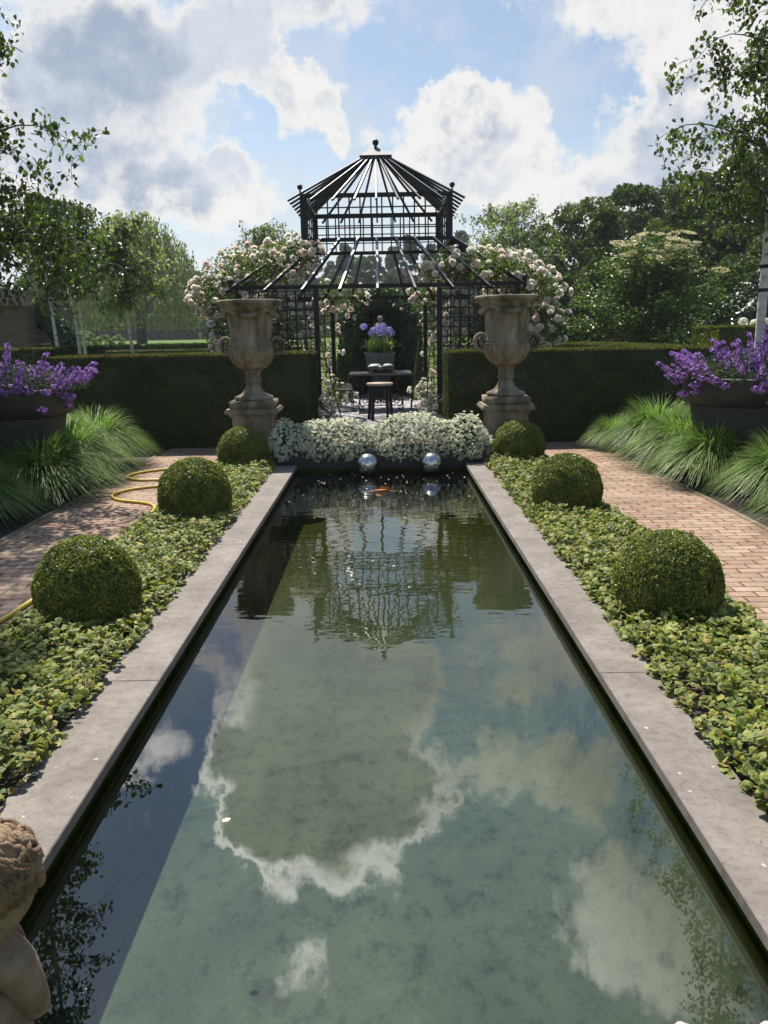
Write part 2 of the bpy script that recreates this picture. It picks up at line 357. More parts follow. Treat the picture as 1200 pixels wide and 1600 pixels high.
M['pool_floor'] = floor_material()

def water_material():
    m, nt, nd, ln = newmat('pond_water'); P = pos(nt)
    # gentle ripples, stronger towards the planted end where the fish stir the water
    sx = nd.new('ShaderNodeSeparateXYZ'); ln.new(P, sx.inputs[0])
    mr = nd.new('ShaderNodeMapRange'); mr.inputs[1].default_value = 3.6; mr.inputs[2].default_value = 6.2; mr.inputs[3].default_value = .05; mr.inputs[4].default_value = 1; ln.new(sx.outputs[1], mr.inputs[0])
    mp = nd.new('ShaderNodeMapping'); mp.inputs['Scale'].default_value = (.7,1.5,1); ln.new(P, mp.inputs[0])
    n1 = noise(nt, 2.6, 2, .5, mp.outputs[0]); n2 = noise(nt, 9, 2, .5, mp.outputs[0])
    ad = nd.new('ShaderNodeMath'); ad.operation = 'MULTIPLY_ADD'; ln.new(n2.outputs[0], ad.inputs[0]); ad.inputs[1].default_value = .22; ln.new(n1.outputs[0], ad.inputs[2])
    ml = nd.new('ShaderNodeMath'); ml.operation = 'MULTIPLY'; ln.new(ad.outputs[0], ml.inputs[0]); ln.new(mr.outputs[0], ml.inputs[1])
    b = nd.new('ShaderNodeBump'); b.inputs['Strength'].default_value = 1; b.inputs['Distance'].default_value = .0038; ln.new(ml.outputs[0], b.inputs['Height'])
    f = nd.new('ShaderNodeFresnel'); f.inputs['IOR'].default_value = 1.58; ln.new(b.outputs[0], f.inputs['Normal'])
    t = nd.new('ShaderNodeBsdfTransparent'); t.inputs[0].default_value = (.68,.74,.64,1)
    g = nd.new('ShaderNodeBsdfGlossy'); g.inputs['Roughness'].default_value = 0.0; g.inputs[0].default_value = (1,1,1,1); ln.new(b.outputs[0], g.inputs['Normal'])
    mx = nd.new('ShaderNodeMixShader'); ln.new(f.outputs[0], mx.inputs[0]); ln.new(t.outputs[0], mx.inputs[1]); ln.new(g.outputs[0], mx.inputs[2])
    o = nd.new('ShaderNodeOutputMaterial'); ln.new(mx.outputs[0], o.inputs[0]); return m
M['water'] = water_material()

def gravel_material():
    m, nt, nd, ln = newmat('gravel'); P = pos(nt)
    vo = nd.new('ShaderNodeTexVoronoi'); vo.inputs['Scale'].default_value = 22; ln.new(P, vo.inputs['Vector'])
    s = nd.new('ShaderNodeSeparateColor'); ln.new(vo.outputs['Color'], s.inputs[0])
    c = ramp(nt, [(0,(.13,.12,.125)),(.5,(.27,.25,.26)),(1,(.46,.43,.43))], s.outputs[0]).outputs[0]
    p = nd.new('ShaderNodeBsdfPrincipled'); p.inputs['Roughness'].default_value = .9; ln.new(c, p.inputs['Base Color'])
    b = nd.new('ShaderNodeBump'); b.inputs['Strength'].default_value = 1; b.inputs['Distance'].default_value = .02; b.invert = True; ln.new(vo.outputs['Distance'], b.inputs['Height']); ln.new(b.outputs[0], p.inputs['Normal'])
    o = nd.new('ShaderNodeOutputMaterial'); ln.new(p.outputs[0], o.inputs[0]); return m
M['gravel'] = gravel_material()
M['lawn'] = simple('lawn', [(.3,(.05,.085,.02)),(.5,(.085,.13,.03)),(.7,(.13,.17,.05))], 1.5, .95, bump=.6, bscale=8, spec=.1, detail=9, obj=False)

# ------------------------------------------------------------------ ground, paths, pool
X0, X1 = -1.05, 1.05            # inner pool edges
XO0, XO1 = -1.33, 1.31          # outer coping edges
YN, YF = 1.56, 10.22            # near and far inner ends
mb = MB(); xs = [-190, XO0, XO1, 190]; ys = [-25, YN-.3, 10.3, 30, 45, 60, 80, 120, 200]; zs = [-.06,-.06,-.06,-.06,.2,.6,.95,1.2,1.2]
for i in range(3):
    for j in range(len(ys)-1):
        if i == 1 and j == 1: continue
        mb.add([(xs[i],ys[j],zs[j]),(xs[i+1],ys[j],zs[j]),(xs[i+1],ys[j+1],zs[j+1]),(xs[i],ys[j+1],zs[j+1])], [(0,1,2,3)])
struct(mb.build('ground', M['lawn']))
mb = MB()
for (a,b_,c,d) in ((-3.12,-2.1,-3,12.3),(2.1,3.15,-3,12.3),(-2.1,2.1,11.0,12.3),(-1.0,1.0,12.3,13.7),(-1.2,1.2,21.2,32)):
    mb.add([(a,c,-.03),(b_,c,-.03),(b_,d,-.03),(a,d,-.03)], [(0,1,2,3)])
struct(mb.build('brick_path', M['brick']))
mb = MB()
for (a,b_) in ((-2.1,-2.05),(2.05,2.1),(-3.17,-3.12),(3.15,3.2)):
    for y in np.arange(-1, 11.5, .5): mb.box(a+.001, b_-.001, y+.003, y+.497, -.09, -.022)
struct(mb.build('path_edging', M['edging']))
mb = MB()
for (a,b_,c,d) in ((-2.05,XO0,-1,11),(XO1,2.05,-1,11),(-7,-3.17,-1,14),(3.2,7,-1,14)):
    mb.add([(a,c,-.035),(b_,c,-.035),(b_,d,-.035),(a,d,-.035)], [(0,1,2,3)])
struct(mb.build('soil', M['soil']))
mb = MB(); mb.add([(-2.6,13.7,-.03),(2.6,13.7,-.03),(2.6,21.2,-.03),(-2.6,21.2,-.03)], [(0,1,2,3)]); struct(mb.build('gravel_patio', M['gravel']))

pool = thing('garden_pool', 'long rectangular garden pool with grey stone coping running towards the gazebo', 'pool', (0,0,0))
mb = MB(); FZ = -.56; 
mb.add([(X0-.02,YN-.02,-.05),(X0-.02,YF+.02,-.05),(X0-.02,YF+.02,FZ),(X0-.02,YN-.02,FZ)], [(0,1,2,3)])
mb.add([(X1+.02,YN-.02,-.05),(X1+.02,YF+.02,-.05),(X1+.02,YF+.02,FZ),(X1+.02,YN-.02,FZ)], [(3,2,1,0)])
mb.add([(X0-.02,YF+.02,-.05),(X1+.02,YF+.02,-.05),(X1+.02,YF+.02,FZ),(X0-.02,YF+.02,FZ)], [(0,1,2,3)])
mb.add([(X0-.02,YN-.02,-.05),(X1+.02,YN-.02,-.05),(X1+.02,YN-.02,FZ),(X0-.02,YN-.02,FZ)], [(3,2,1,0)])
# silt-coloured bank added at the right wall's foot, sloped to catch sun
for (xa, sg) in ((X1+.015, -1),):
    V = []; F = []; ny = 60; prof_ = [(0,-.20),(.035,-.27),(.075,-.36),(.13,-.45),(.19,-.52),(.26,FZ-.01),(.32,FZ-.03)]
    for q in range(ny+1):
        y = YN-.018 + (YF-YN+.036)*q/ny; wv_ = 1+.03*math.sin(y*3.1+sg)+.02*math.sin(y*7.7)
        for (dx, z) in prof_: V.append((xa+sg*dx*wv_, y, z))
    k_ = len(prof_)
    for q in range(ny):
        for r_ in range(k_-1): a0 = q*k_+r_; F.append((a0, a0+1, a0+k_+1, a0+k_))
    mb.add(V, F, 1)
mb.build('pool_wall', [M['pool_wall'], M['pool_floor']], pool, True)
MB().add([(X0-.02,YN-.02,FZ),(X1+.02,YN-.02,FZ),(X1+.02,YF+.02,FZ),(X0-.02,YF+.02,FZ)], [(0,1,2,3)]).build('pool_floor', M['pool_floor'], pool)
def slab(x0, x1, y0, y1):
    # top with slightly worn arris
    c = .004
    mb = MB(); mb.box(x0, x1, y0, y1, -.045, -c)
    v = [(x0,y0,-c),(x1,y0,-c),(x1,y1,-c),(x0,y1,-c),(x0+c,y0+c,0),(x1-c,y0+c,0),(x1-c,y1-c,0),(x0+c,y1-c,0)]
    mb.add(v, [(0,1,5,4),(1,2,6,5),(2,3,7,6),(3,0,4,7),(4,5,6,7)])
    mb.build('coping_slab', M['coping'], pool)
for (a, b_) in ((YN-.3,3.69),(3.69,6.3),(6.3,8.9),(8.9,10.24)):
    slab(XO0, X0, a+.0012, b_-.0012); slab(X1, XO1, a+.0012, b_-.0012)
slab(X0+.002, 0, YN-.3, YN); slab(.003, X1-.002, YN-.3, YN)
WZ = -.095
mb = MB(); mb.add([(X0-.02,YN-.02,WZ),(X1+.02,YN-.02,WZ),(X1+.02,YF+.02,WZ),(X0-.02,YF+.02,WZ)], [(0,1,2,3)])
struct(mb.build('water', M['water']))

# ------------------------------------------------------------------ ivy beds
def ivy_bed(x0, x1, label):
    sx = 1 if x0 > 0 else -1
    n = 21000; Y = 1.2 + (rng.random(n)**1.25)*9.6; U = rng.random(n)
    X = x0 + (x1-x0)*U
    ed = np.minimum(X-x0, x1-X); wob = .035*np.sin(Y*9+1)+.03*np.sin(Y*23)+.02*np.sin(Y*41)
    Z = .005 + .055*np.clip(ed/.12,0,1) + .03*np.sin(X*9+Y*5)*np.sin(Y*7) + rng.random(n)*.07 - .02 + .022*np.sin(X*31+Y*13)*np.sin(Y*27-X*11)
    keep = ed + wob > -.0
    X, Y, Z = X[keep], Y[keep], np.maximum(Z[keep], .008)
    Nn = np.stack([rng.normal(size=len(X))*.6, rng.normal(size=len(X))*.6-.1, np.full(len(X), 1.)], 1)
    mb = MB(); mb.leaves(np.stack([X, Y, Z], 1), Nn, .022+.026*rng.random(len(X)), 'ivy')
    o = mb.build('ivy_ground_cover', M['ivy']); stuff(o); o['label'] = label; o['category'] = 'ground cover'
ivy_bed(-2.09, XO0+.04, 'low variegated ivy carpet between the left coping and the left brick path')
ivy_bed(XO1-.04, 2.09, 'low variegated ivy carpet between the right coping and the right brick path')

# ------------------------------------------------------------------ box balls
def ball_mesh(seed, n):
    mb = MB(); r = np.random.default_rng(seed)
    d = rdir(n); d = d[d[:, 2] > -.72]; n = len(d)
    k = 1 + .038*np.sin(d[:,0]*6+seed)*np.sin(d[:,1]*5+seed*2)*np.cos(d[:,2]*5) + .012*np.sin(d[:,0]*17+seed)*np.sin(d[:,2]*15+d[:,1]*13)
    rad = np.array([.322,.322,.315])
    depth = 1 - np.abs(rng.normal(size=n))*.03 + np.where(rng.random(n) < .012, .03+.05*rng.random(n), 0)
    P = d*rad*(k*depth)[:, None] + np.array([0,0,.205])
    mb.ball((0,0,.205), (.295,.295,.285), 24, 16, 1)
    mb.leaves(P, d + rng.normal(size=(n,3))*.45, .015+.008*rng.random(n), 'fold', 0, .6)
    return mb.mesh('box_ball', [M['box_leaf'], M['dark_ivy']])
bmeshes = [ball_mesh(1, 30000), ball_mesh(2, 30000)]
balls = [(-1.69,4.6,.93,'clipped box ball beside the yellow hose end, nearest on the left of the pool'),
         (-1.66,7.27,1.02,'clipped box ball hiding the hose loops on the left brick path'),
         (-1.71,10.2,.98,'clipped box ball at the foot of the left stone urn pedestal'),
         (1.64,4.5,.92,'largest-looking clipped box ball on the right, nearest the camera beside the right path'),
         (1.68,7.35,.98,'middle clipped box ball of three on the right of the pool'),
         (1.73,10.3,1.0,'clipped box ball at the foot of the right stone urn pedestal')]
for i, (x, y, s, lb) in enumerate(balls):
    o = link('box_ball', bmeshes[i % 2]); o.location = (x, y, -.02); o.scale = (s, s, s*(1.05+.03*math.sin(i*2.3))); o.rotation_euler = (0,0,i*1.1)
    tag(o, lb, 'topiary', 'clipped box balls along the pool')

# ------------------------------------------------------------------ hedges
def hedge(name, label, x0, x1, y0, y1, z1, mats=('yew','yew_tip'), dens=3300, size=.04, z0=-.03, group=None, cat='hedge', top=True, lump=.012):
    mb = MB(); e = .03
    mb.box(x0+e, x1-e, y0+e, y1-e, z0, z1-e, 2)
    def face(n, fn, nm, mi, sz=size, sub=True):
        if mi == 0 and sub: face(int(n*.10), fn, nm*1.0, 1, sz*.9, False)
        u, v = rng.random(n), rng.random(n); P = fn(u, v)
        P = P + nm*(lump*.7*np.sin(P[:, [0]]*5.3+1.7*np.sin(P[:, [2]]*7))*np.cos(P[:, [2]]*6+np.sin(P[:, [0]]*4))+.4*lump*np.sin(P[:, [1]]*13+P[:, [0]]*17)*np.sin(P[:, [2]]*19)) + nm*np.abs(rng.normal(size=(n,1)))*-.014
        mb.leaves(P, nm + rng.normal(size=(n,3))*.6, sz*(.6+.7*rng.random(n)), 'fold', mi, .34)
    W, D, Hh = x1-x0, y1-y0, z1-z0
    nn = lambda a: max(60, int(a*dens))
    face(nn(W*Hh), lambda u,v: np.stack([x0+u*W, np.full_like(u,y0+.012), z0+v*Hh],1), np.array([0,-1.,0]), 0)
    face(nn(W*Hh*.3), lambda u,v: np.stack([x0+u*W, np.full_like(u,y1-.012), z0+v*Hh],1), np.array([0,1.,0]), 0)
    face(nn(D*Hh), lambda u,v: np.stack([np.full_like(u,x0+.012), y0+u*D, z0+v*Hh],1), np.array([-1.,0,0]), 0)
    face(nn(D*Hh), lambda u,v: np.stack([np.full_like(u,x1-.012), y0+u*D, z0+v*Hh],1), np.array([1.,0,0]), 0)
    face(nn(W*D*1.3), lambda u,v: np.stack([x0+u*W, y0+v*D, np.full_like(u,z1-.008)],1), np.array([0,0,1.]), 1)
    o = mb.build(name, [M[mats[0]], M[mats[1]], M['dark_ivy']])
    return tag(o, label, cat, group)
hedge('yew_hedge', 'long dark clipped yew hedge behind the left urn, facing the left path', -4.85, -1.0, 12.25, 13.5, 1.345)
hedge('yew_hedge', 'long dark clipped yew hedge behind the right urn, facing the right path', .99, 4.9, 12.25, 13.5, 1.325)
hedge('yew_hedge', 'clipped hedge block at the left edge, behind the left purple flower planter', -8, -5.0, 12.6, 13.6, 1.47, mats=('cypress_leaf','yew_tip'))
hedge('yew_hedge', 'sunlit clipped hedge block at the right edge, behind the right birch trunk', 5.2, 8.5, 13.0, 14.2, 1.62, mats=('box_leaf','yew_tip'))  # brighter box leaf puts the sunlight into this block's colour
hedge('yew_hedge', 'clipped hedge with a broad yellowish top running back from the right front hedge', 3.95, 5.15, 13.55, 19.5, 1.33, dens=1800)
hedge('yew_hedge', 'short low hedge strip left of the ivy fence, behind the right urn', 2.6, 4.5, 20.0, 20.9, 1.25, dens=1800)
hedge('yew_hedge', 'yellow topped hedge strip below the weeping willow on the left', -7.2, -2.6, 22.0, 23.0, 1.27, dens=1500)
hedge('yew_hedge', 'low hedge strip behind the long left hedge, between the birch trunks', -6.2, -2.8, 15.4, 16.3, 1.3, dens=1800)
hedge('ivy_wall', 'low dark ivy covered wall at the edge of the green field on the left', -12.5, -4.2, 28.0, 28.5, 1.36, mats=('dark_ivy','bright_ivy'), dens=500, size=.12, cat='ivy wall')
hedge('ivy_fence', 'bright green ivy covered fence at the right, below the cream flowered tree', 4.3, 7.6, 24.0, 24.5, 2.22, mats=('bright_ivy','bright_ivy'), dens=700, size=.11, cat='fence', lump=.05)

# ------------------------------------------------------------------ urns on pedestals
def stone_urn(label, x, y):
    t = thing('stone_urn', label, 'urn', (x, y, .64), 0, 'stone urns on pedestals')
    mb = MB()
    prof = [(.0,.0),(.26,.0),(.26,.01),(.285,.012),(.285,.095),(.26,.1)]
    mb.box(-.29,.29,-.29,.29,0,.10)
    mb.lathe([(0,.10),(.245,.10),(.262,.125),(.255,.15),(.215,.165),(.165,.19),(.125,.235),(.10,.29),(.094,.33),(.118,.345),(.122,.36),(.105,.375),(.10,.42),(.108,.47),(.125,.50)], 48)
    mb.build('foot', M['urn_stone'], t, True)
    mb = MB()
    def gad(a, z): return 1 + .065*abs(math.sin(a*12))
    mb.lathe([(.10,.50),(.15,.515),(.20,.55),(.245,.60),(.278,.66),(.298,.72),(.303,.78)], 168, mod=gad)
    mb.lathe([(.303,.78),(.31,.785),(.312,.80),(.29,.81),(.285,.815),(.296,.825),(.298,.85),(.28,.86),(.272,.875),(.278,.95),(.292,1.1),(.312,1.24),(.318,1.255),(.33,1.262)], 64)
    mb.build('bowl', M['urn_stone'], t, True)
    mb = MB()
    mb.lathe([(.33,1.262),(.338,1.28),(.36,1.31),(.395,1.345),(.405,1.355),(.425,1.365),(.432,1.385),(.425,1.405),(.405,1.412),(.37,1.41),(.34,1.39),(.32,1.3),(.29,1.1),(0,1.05)], 64)
    # egg-and-dart beads
    for k in range(40):
        a = 2*math.pi*k/40; mb.ball((.40*math.cos(a), .40*math.sin(a), 1.345), (.016,.016,.02), 8, 6)
    mb.build('rim', M['urn_stone'], t, True)
    # swag of fruit round the neck
    mb = MB()
    for s in range(4):
        for q in range(15):
            f = q/14; a = math.pi/4 + s*math.pi/2 + f*math.pi/2; z = 1.29 - .085*math.sin(math.pi*f); rr = .356 - .018*math.sin(math.pi*f)
            r0 = .019 + .018*math.sin(math.pi*f)
            mb.ball((rr*math.cos(a), rr*math.sin(a), z), (r0*1.1, r0*1.1, r0), 8, 6, noise=.2, seed=q)
        a = math.pi/4 + s*math.pi/2; mb.ball((.355*math.cos(a), .355*math.sin(a), 1.28), (.022,.022,.03), 8, 6)
    mb.build('garland', M['urn_stone'], t, True)
    for sx in (-1, 1):
        mb = MB()
        for dy in (-.03, .03):
            pts = []
            for k in range(22):
                a = -2.2 + k/21*5.3; rr = .098 - .035*k/21
                pts.append((sx*(.335 + rr*math.cos(a)), dy, .83 + 1.25*rr*math.sin(a)))
            mb.tube(pts, [.030-.009*abs(k-10)/10 for k in range(22)], 8)
        mb.ball((sx*.335, 0, .80), (.05,.055,.06), 12, 8, noise=.2)
        mb.ball((sx*.30, 0, .74), (.035,.045,.06), 12, 8, noise=.2)
        mb.build('handle', M['urn_stone'], t, True)
    return t
def pedestal(label, x, y):
    t = thing('stone_pedestal', label, 'pedestal', (x, y, -.03), 0, 'pedestals under the urns')
    mb = MB(); mb.box(-.265,.265,-.265,.265,.14,.56); mb.build('shaft', M['urn_stone'], t)
    mb = MB(); mb.box(-.31,.31,-.31,.31,0,.10); mb.box(-.285,.285,-.285,.285,.10,.14); mb.build('base', M['urn_stone'], t)
    mb = MB(); mb.box(-.285,.285,-.285,.285,.56,.585); mb.box(-.31,.31,-.31,.31,.585,.61); mb.box(-.35,.35,-.35,.35,.61,.645); mb.box(-.335,.335,-.335,.335,.645,.67); mb.build('cap', M['urn_stone'], t)
    for (nx, ny) in ((0,-1),(1,0),(-1,0)):
        mb = MB(); pts = []
        for k in range(15):
            a = math.pi*k/14; u, z = .13*math.cos(a), .36+.13*math.sin(a)
            pts.append((u, z))
        pts = [(.13,.2)] + pts + [(-.13,.2)]
        P = [((u if ny else nx*.268), (ny*.268 if ny else u), z) for u, z in pts]
        mb.tube(P, .016, 6, closed=True)
        mb.build('arch_moulding', M['urn_stone'], t, True)
stone_urn('tall weathered stone urn with ram-horn handles in front of the left hedge', -1.71, 11.3)
stone_urn('tall weathered stone urn with ram-horn handles in front of the right hedge', 1.70, 11.3)
pedestal('square stone pedestal carrying the left urn, partly hidden by white flowers', -1.71, 11.3)
pedestal('square stone pedestal carrying the right urn, behind the far right box ball', 1.70, 11.3)

# ------------------------------------------------------------------ trough with white flowers, spheres, fish, petals
t = thing('flower_trough', 'long black trough standing across the far end of the pool', 'planter', (0,0,0))
mb = MB(); mb.box(-1.33,1.31,10.25,10.30,-.09,.15); mb.box(-1.33,1.31,10.90,10.95,-.03,.15); mb.box(-1.33,-1.28,10.30,10.90,-.03,.15); mb.box(1.26,1.31,10.30,10.90,-.03,.15); mb.build('trough_panel', M['trough_black'], t)
mb = MB(); mb.box(-1.279,1.259,10.301,10.899,-.02,.11); mb.build('potting_soil', M['soil'], t)
wf = thing('white_flower_planting', 'dense mass of small white five petalled flowers spilling over the black trough', 'flowers', (0,0,0))
def wf_pts(n, shell=True):
    X = rng.uniform(-1.42, 1.40, n); a = rng.uniform(-.42, 1.0, n)*math.pi*.60
    hump = .92 + .16*np.sin(X*2.2+.8)*np.sin(X*5.1) - .16*np.exp(-((X+.1)/.35)**2) + .06*np.sin(X*13)
    hump *= np.clip((1.5-np.abs(X))/.25, .45, 1)
    rr = (1 - np.abs(rng.normal(size=n))*.12) if shell else rng.random(n)**.5
    yy = 10.62 - .52*np.cos(a)*rr*np.clip(hump,.6,1); zz = .15 + .43*np.sin(a)*rr*np.where(a < 0, .35, hump) + rng.normal(size=n)*.02
    nn = np.stack([rng.normal(size=n)*.4, -np.cos(a), np.sin(a)+.25], 1)
    return np.stack([X, yy, np.maximum(zz, .015)], 1), nn
mb = MB(); P, nn = wf_pts(6500, False); mb.leaves(P, nn + rng.normal(size=P.shape)*.6, .03+.025*rng.random(len(P)), 'fold', 0, .4)
P, nn = wf_pts(160)
for p, q in zip(P, nn): mb.tube([p*[1,1,.3]+[0,0,.08], p], .002, 4, caps=False)
mb.build('foliage', M['herb_leaf'], wf)
P, nn = wf_pts(4300); kk = (P[:,2] > .2) | (rng.random(len(P)) < .55); P, nn = P[kk], nn[kk]; nn = nn + rng.normal(size=P.shape)*.45
order = np.argsort(P[:, 1]); P, nn = P[order], nn[order]
mb = MB(); mb.leaves(P[100:], nn[100:], .036+.014*rng.random(len(P)-100), 'flower'); stuff(mb.build('blossoms', M['white_petal'], wf))
fl = MB().leaves(np.zeros((1,3)), np.array([[0,0,1.]]), .036, 'flower').mesh('blossom', [M['white_petal']])
for p, q in zip(P[:100], nn[:100]):
    o = link('blossom', fl, wf); o.location = p; o.rotation_euler = Vector(q).to_track_quat('Z', 'Y').to_euler()
for x, lb in ((-.167,'mirror steel sphere floating left in front of the black trough'),(.618,'mirror steel sphere floating right in front of the black trough')):
    mb = MB(); mb.ball((0,0,0), .134, 40, 24); o = mb.build('steel_sphere', M['steel'], None, True); o.location = (x, 10.03, .03)
    tag(o, lb, 'sphere', 'steel spheres floating in the pool')
def koi(mat, label, loc, rz, L):
    t = thing('koi', label, 'fish', loc, rz)
    pts, rad = [], []
    for k in range(13):
        f = k/12; pts.append((L*(f-.5), .03*L*math.sin(f*4.5), 0)); rad.append(L*max(.012, .072*math.sin(math.pi*min(1, f*.93+.07))**.8*(1 if f < .6 else 1.02-.75*(f-.6)/.4)))
    mb = MB(); mb.tube(pts[::-1], rad, 12) if False else mb.tube(pts, rad[::1], 12); mb.build('body', mat, t, True)
    mb = MB(); e = pts[-1]
    mb.add([(e[0]-.02*L,e[1],0),(e[0]+.2*L,e[1]+.05*L,.10*L),(e[0]+.11*L,e[1]+.03*L,0),(e[0]+.2*L,e[1]+.05*L,-.10*L)], [(0,1,2),(0,2,3)]); mb.build('tail_fin', mat, t)
    for s in (-1, 1):
        mb = MB(); mb.add([(-.22*L,s*.09*L,-.03*L),(-.12*L,s*.1*L,-.03*L),(-.08*L,s*.24*L,-.05*L),(-.2*L,s*.2*L,-.05*L)], [(0,1,2,3)]); mb.build('pectoral_fin', mat, t)
    mb = MB(); mb.add([(-.12*L,0,.1*L),(.2*L,.02*L,.07*L),(.16*L,.02*L,.13*L),(-.06*L,.005*L,.17*L)], [(0,1,2,3)]); mb.build('dorsal_fin', mat, t)
koi(M['koi_orange'], 'orange koi gliding just below the water near the steel spheres', (.02,9.0,-.122), R(8), .42)
pm = MB(); pm.add([(-.5,-.3,0),(.1,-.42,.06),(.55,0,.12),(.1,.42,.06),(-.5,.3,0),(-.1,0,-.04)], [(0,1,5),(1,2,5),(2,3,5),(3,4,5),(4,0,5)]); pm = pm.mesh('petal', [M['white_petal']])
for i in range(44):
    x = rng.uniform(-1,1); y = 10.1 - abs(rng.normal())*.8
    if i > 39: x, y = rng.uniform(-.95,.95), rng.uniform(2.2,8)
    o = link('fallen_petal', pm); o.location = (x, y, WZ+.003); s = .012+.014*rng.random(); o.scale = (s,s,s); o.rotation_euler = (0,0,rng.random()*6)
    tag(o, 'tiny white petal fallen on the pool water', 'petal', 'white petals fallen on the water')
o = link('fallen_petal', pm); o.location = (-.545, 2.66, WZ+.004); o.scale = (.03,.03,.03); o.rotation_euler = (0,0,.3)
tag(o, 'lone larger white petal floating in the near left part of the pool', 'petal')

# ------------------------------------------------------------------ hose
def spline(pts, n=8):
    pts = [np.array(p, float) for p in pts]; out = []
    P = [2*pts[0]-pts[1]] + pts + [2*pts[-1]-pts[-2]]
    for i in range(1, len(P)-2):
        for k in range(n):
            u = k/n; a, b, c, d = P[i-1], P[i], P[i+1], P[i+2]
            out.append(.5*((2*b)+(-a+c)*u+(2*a-5*b+4*c-d)*u*u+(-a+3*b-3*c+d)*u**3))
    out.append(P[-2]); return out
hz = -.014
hp = [(-2.0,10.32),(-2.35,10.3),(-2.68,10.2),(-2.95,9.95),(-3.0,9.66),(-2.83,9.45),(-2.5,9.42),(-2.22,9.3),(-2.2,9.13),(-2.45,9.03),(-2.72,8.83),(-2.82,8.55),(-2.66,8.25),(-2.25,7.98),(-2.14,7.4),(-2.15,6.2),(-2.17,5.4),(-2.2,4.97),(-2.24,4.5),(-2.35,3.6),(-2.6,2.6)]
mb = MB(); mb.tube(spline([(x,y,hz) for x,y in hp], 8), .0145, 10)
tag(mb.build('garden_hose', M['hose'], None, True), 'yellow garden hose lying in loops on the left brick path', 'hose')

# ------------------------------------------------------------------ ornamental grasses
def grass_mesh(seed, n=2600, h=.80, spread=.47):
    r = np.random.default_rng(seed); S = 6
    a = r.random(n)*2*math.pi; b0 = r.random(n)**.7*.16; L = h*(.8+.45*r.random(n)); lean = .5+.95*r.random(n)**.9
    a2 = a + r.normal(size=n)*.35
    base = np.stack([b0*np.cos(a), b0*np.sin(a), np.zeros(n)], 1)
    V = np.zeros((n, S+1, 2, 3))
    w0 = .0045+.003*r.random(n)
    for k in range(S+1):
        f = k/S; out = spread*lean*(f**1.7)*1.15; z = np.maximum(L*(f*1.25 - .80*lean*f**2.3), .02)
        c = base + np.stack([out*np.cos(a2), out*np.sin(a2), z], 1)
        side = np.stack([-np.sin(a2), np.cos(a2), np.zeros(n)], 1)*(w0*(1-f**1.6)+.0008)[:, None]
        V[:, k, 0] = c - side; V[:, k, 1] = c + side
    F = []
    for k in range(S): F.append((2*k, 2*k+1, 2*k+3, 2*k+2))
    F = (np.array(F)[None] + (np.arange(n)*2*(S+1))[:, None, None]).reshape(-1, 4)
    return MB().add(V.reshape(-1, 3), F).mesh('grass_clump', [M['grass_blade']], True)
gm = [grass_mesh(11), grass_mesh(12), grass_mesh(13, 2600, .76, .5)]
clumps = [(-3.75,6.15,.85,'grass clump at the left edge, nearest the camera on the left'),(-3.72,7.35,.85,'shaded arching grass clump in front of the left planter'),
          (-3.55,8.5,1.0,'sunlit arching grass clump at the right foot of the left planter'),(-3.62,9.55,1.02,'arching grass clump between the left planter and the hose loops'),(-3.68,10.65,1.0,'arching grass clump nearest the left hedge'),
          (3.85,6.55,.95,'bright grass clump at the right edge, nearest the camera on the right'),(3.8,7.6,.88,'long bladed arching grass clump in front of the right planter'),
          (3.55,8.7,.95,'arching grass clump at the left foot of the right planter'),(3.62,9.75,1.0,'sunlit grass clump left of the right planter'),(3.6,10.75,.98,'grass clump nearest the right hedge'),(3.25,11.5,.62,'small dark grass tuft in the corner below the right hedge'),
          (-4.9,6.9,.8,'grass clump behind the front left clump, at the left edge'),(-4.55,7.9,.8,'grass clump beneath the left planter'),(4.9,7.5,.8,'grass clump beneath the right planter at the right edge'),(4.6,8.1,.75,'grass clump directly under the right planter'),(-4.2,10.5,1.0,'grass clump behind the left planter near the hedge'),(4.25,10.6,1.0,'grass clump behind the right planter near the hedge')]
for i, (x, y, s, lb) in enumerate(clumps):
    o = link('ornamental_grass', gm[i % 3]); o.location = (x, y, -.03); o.scale = (s, s, s*(.97+.06*rng.random())); o.rotation_euler = (0,0,i*2.1)
    tag(o, lb, 'grass', 'fountain grasses along the brick paths')

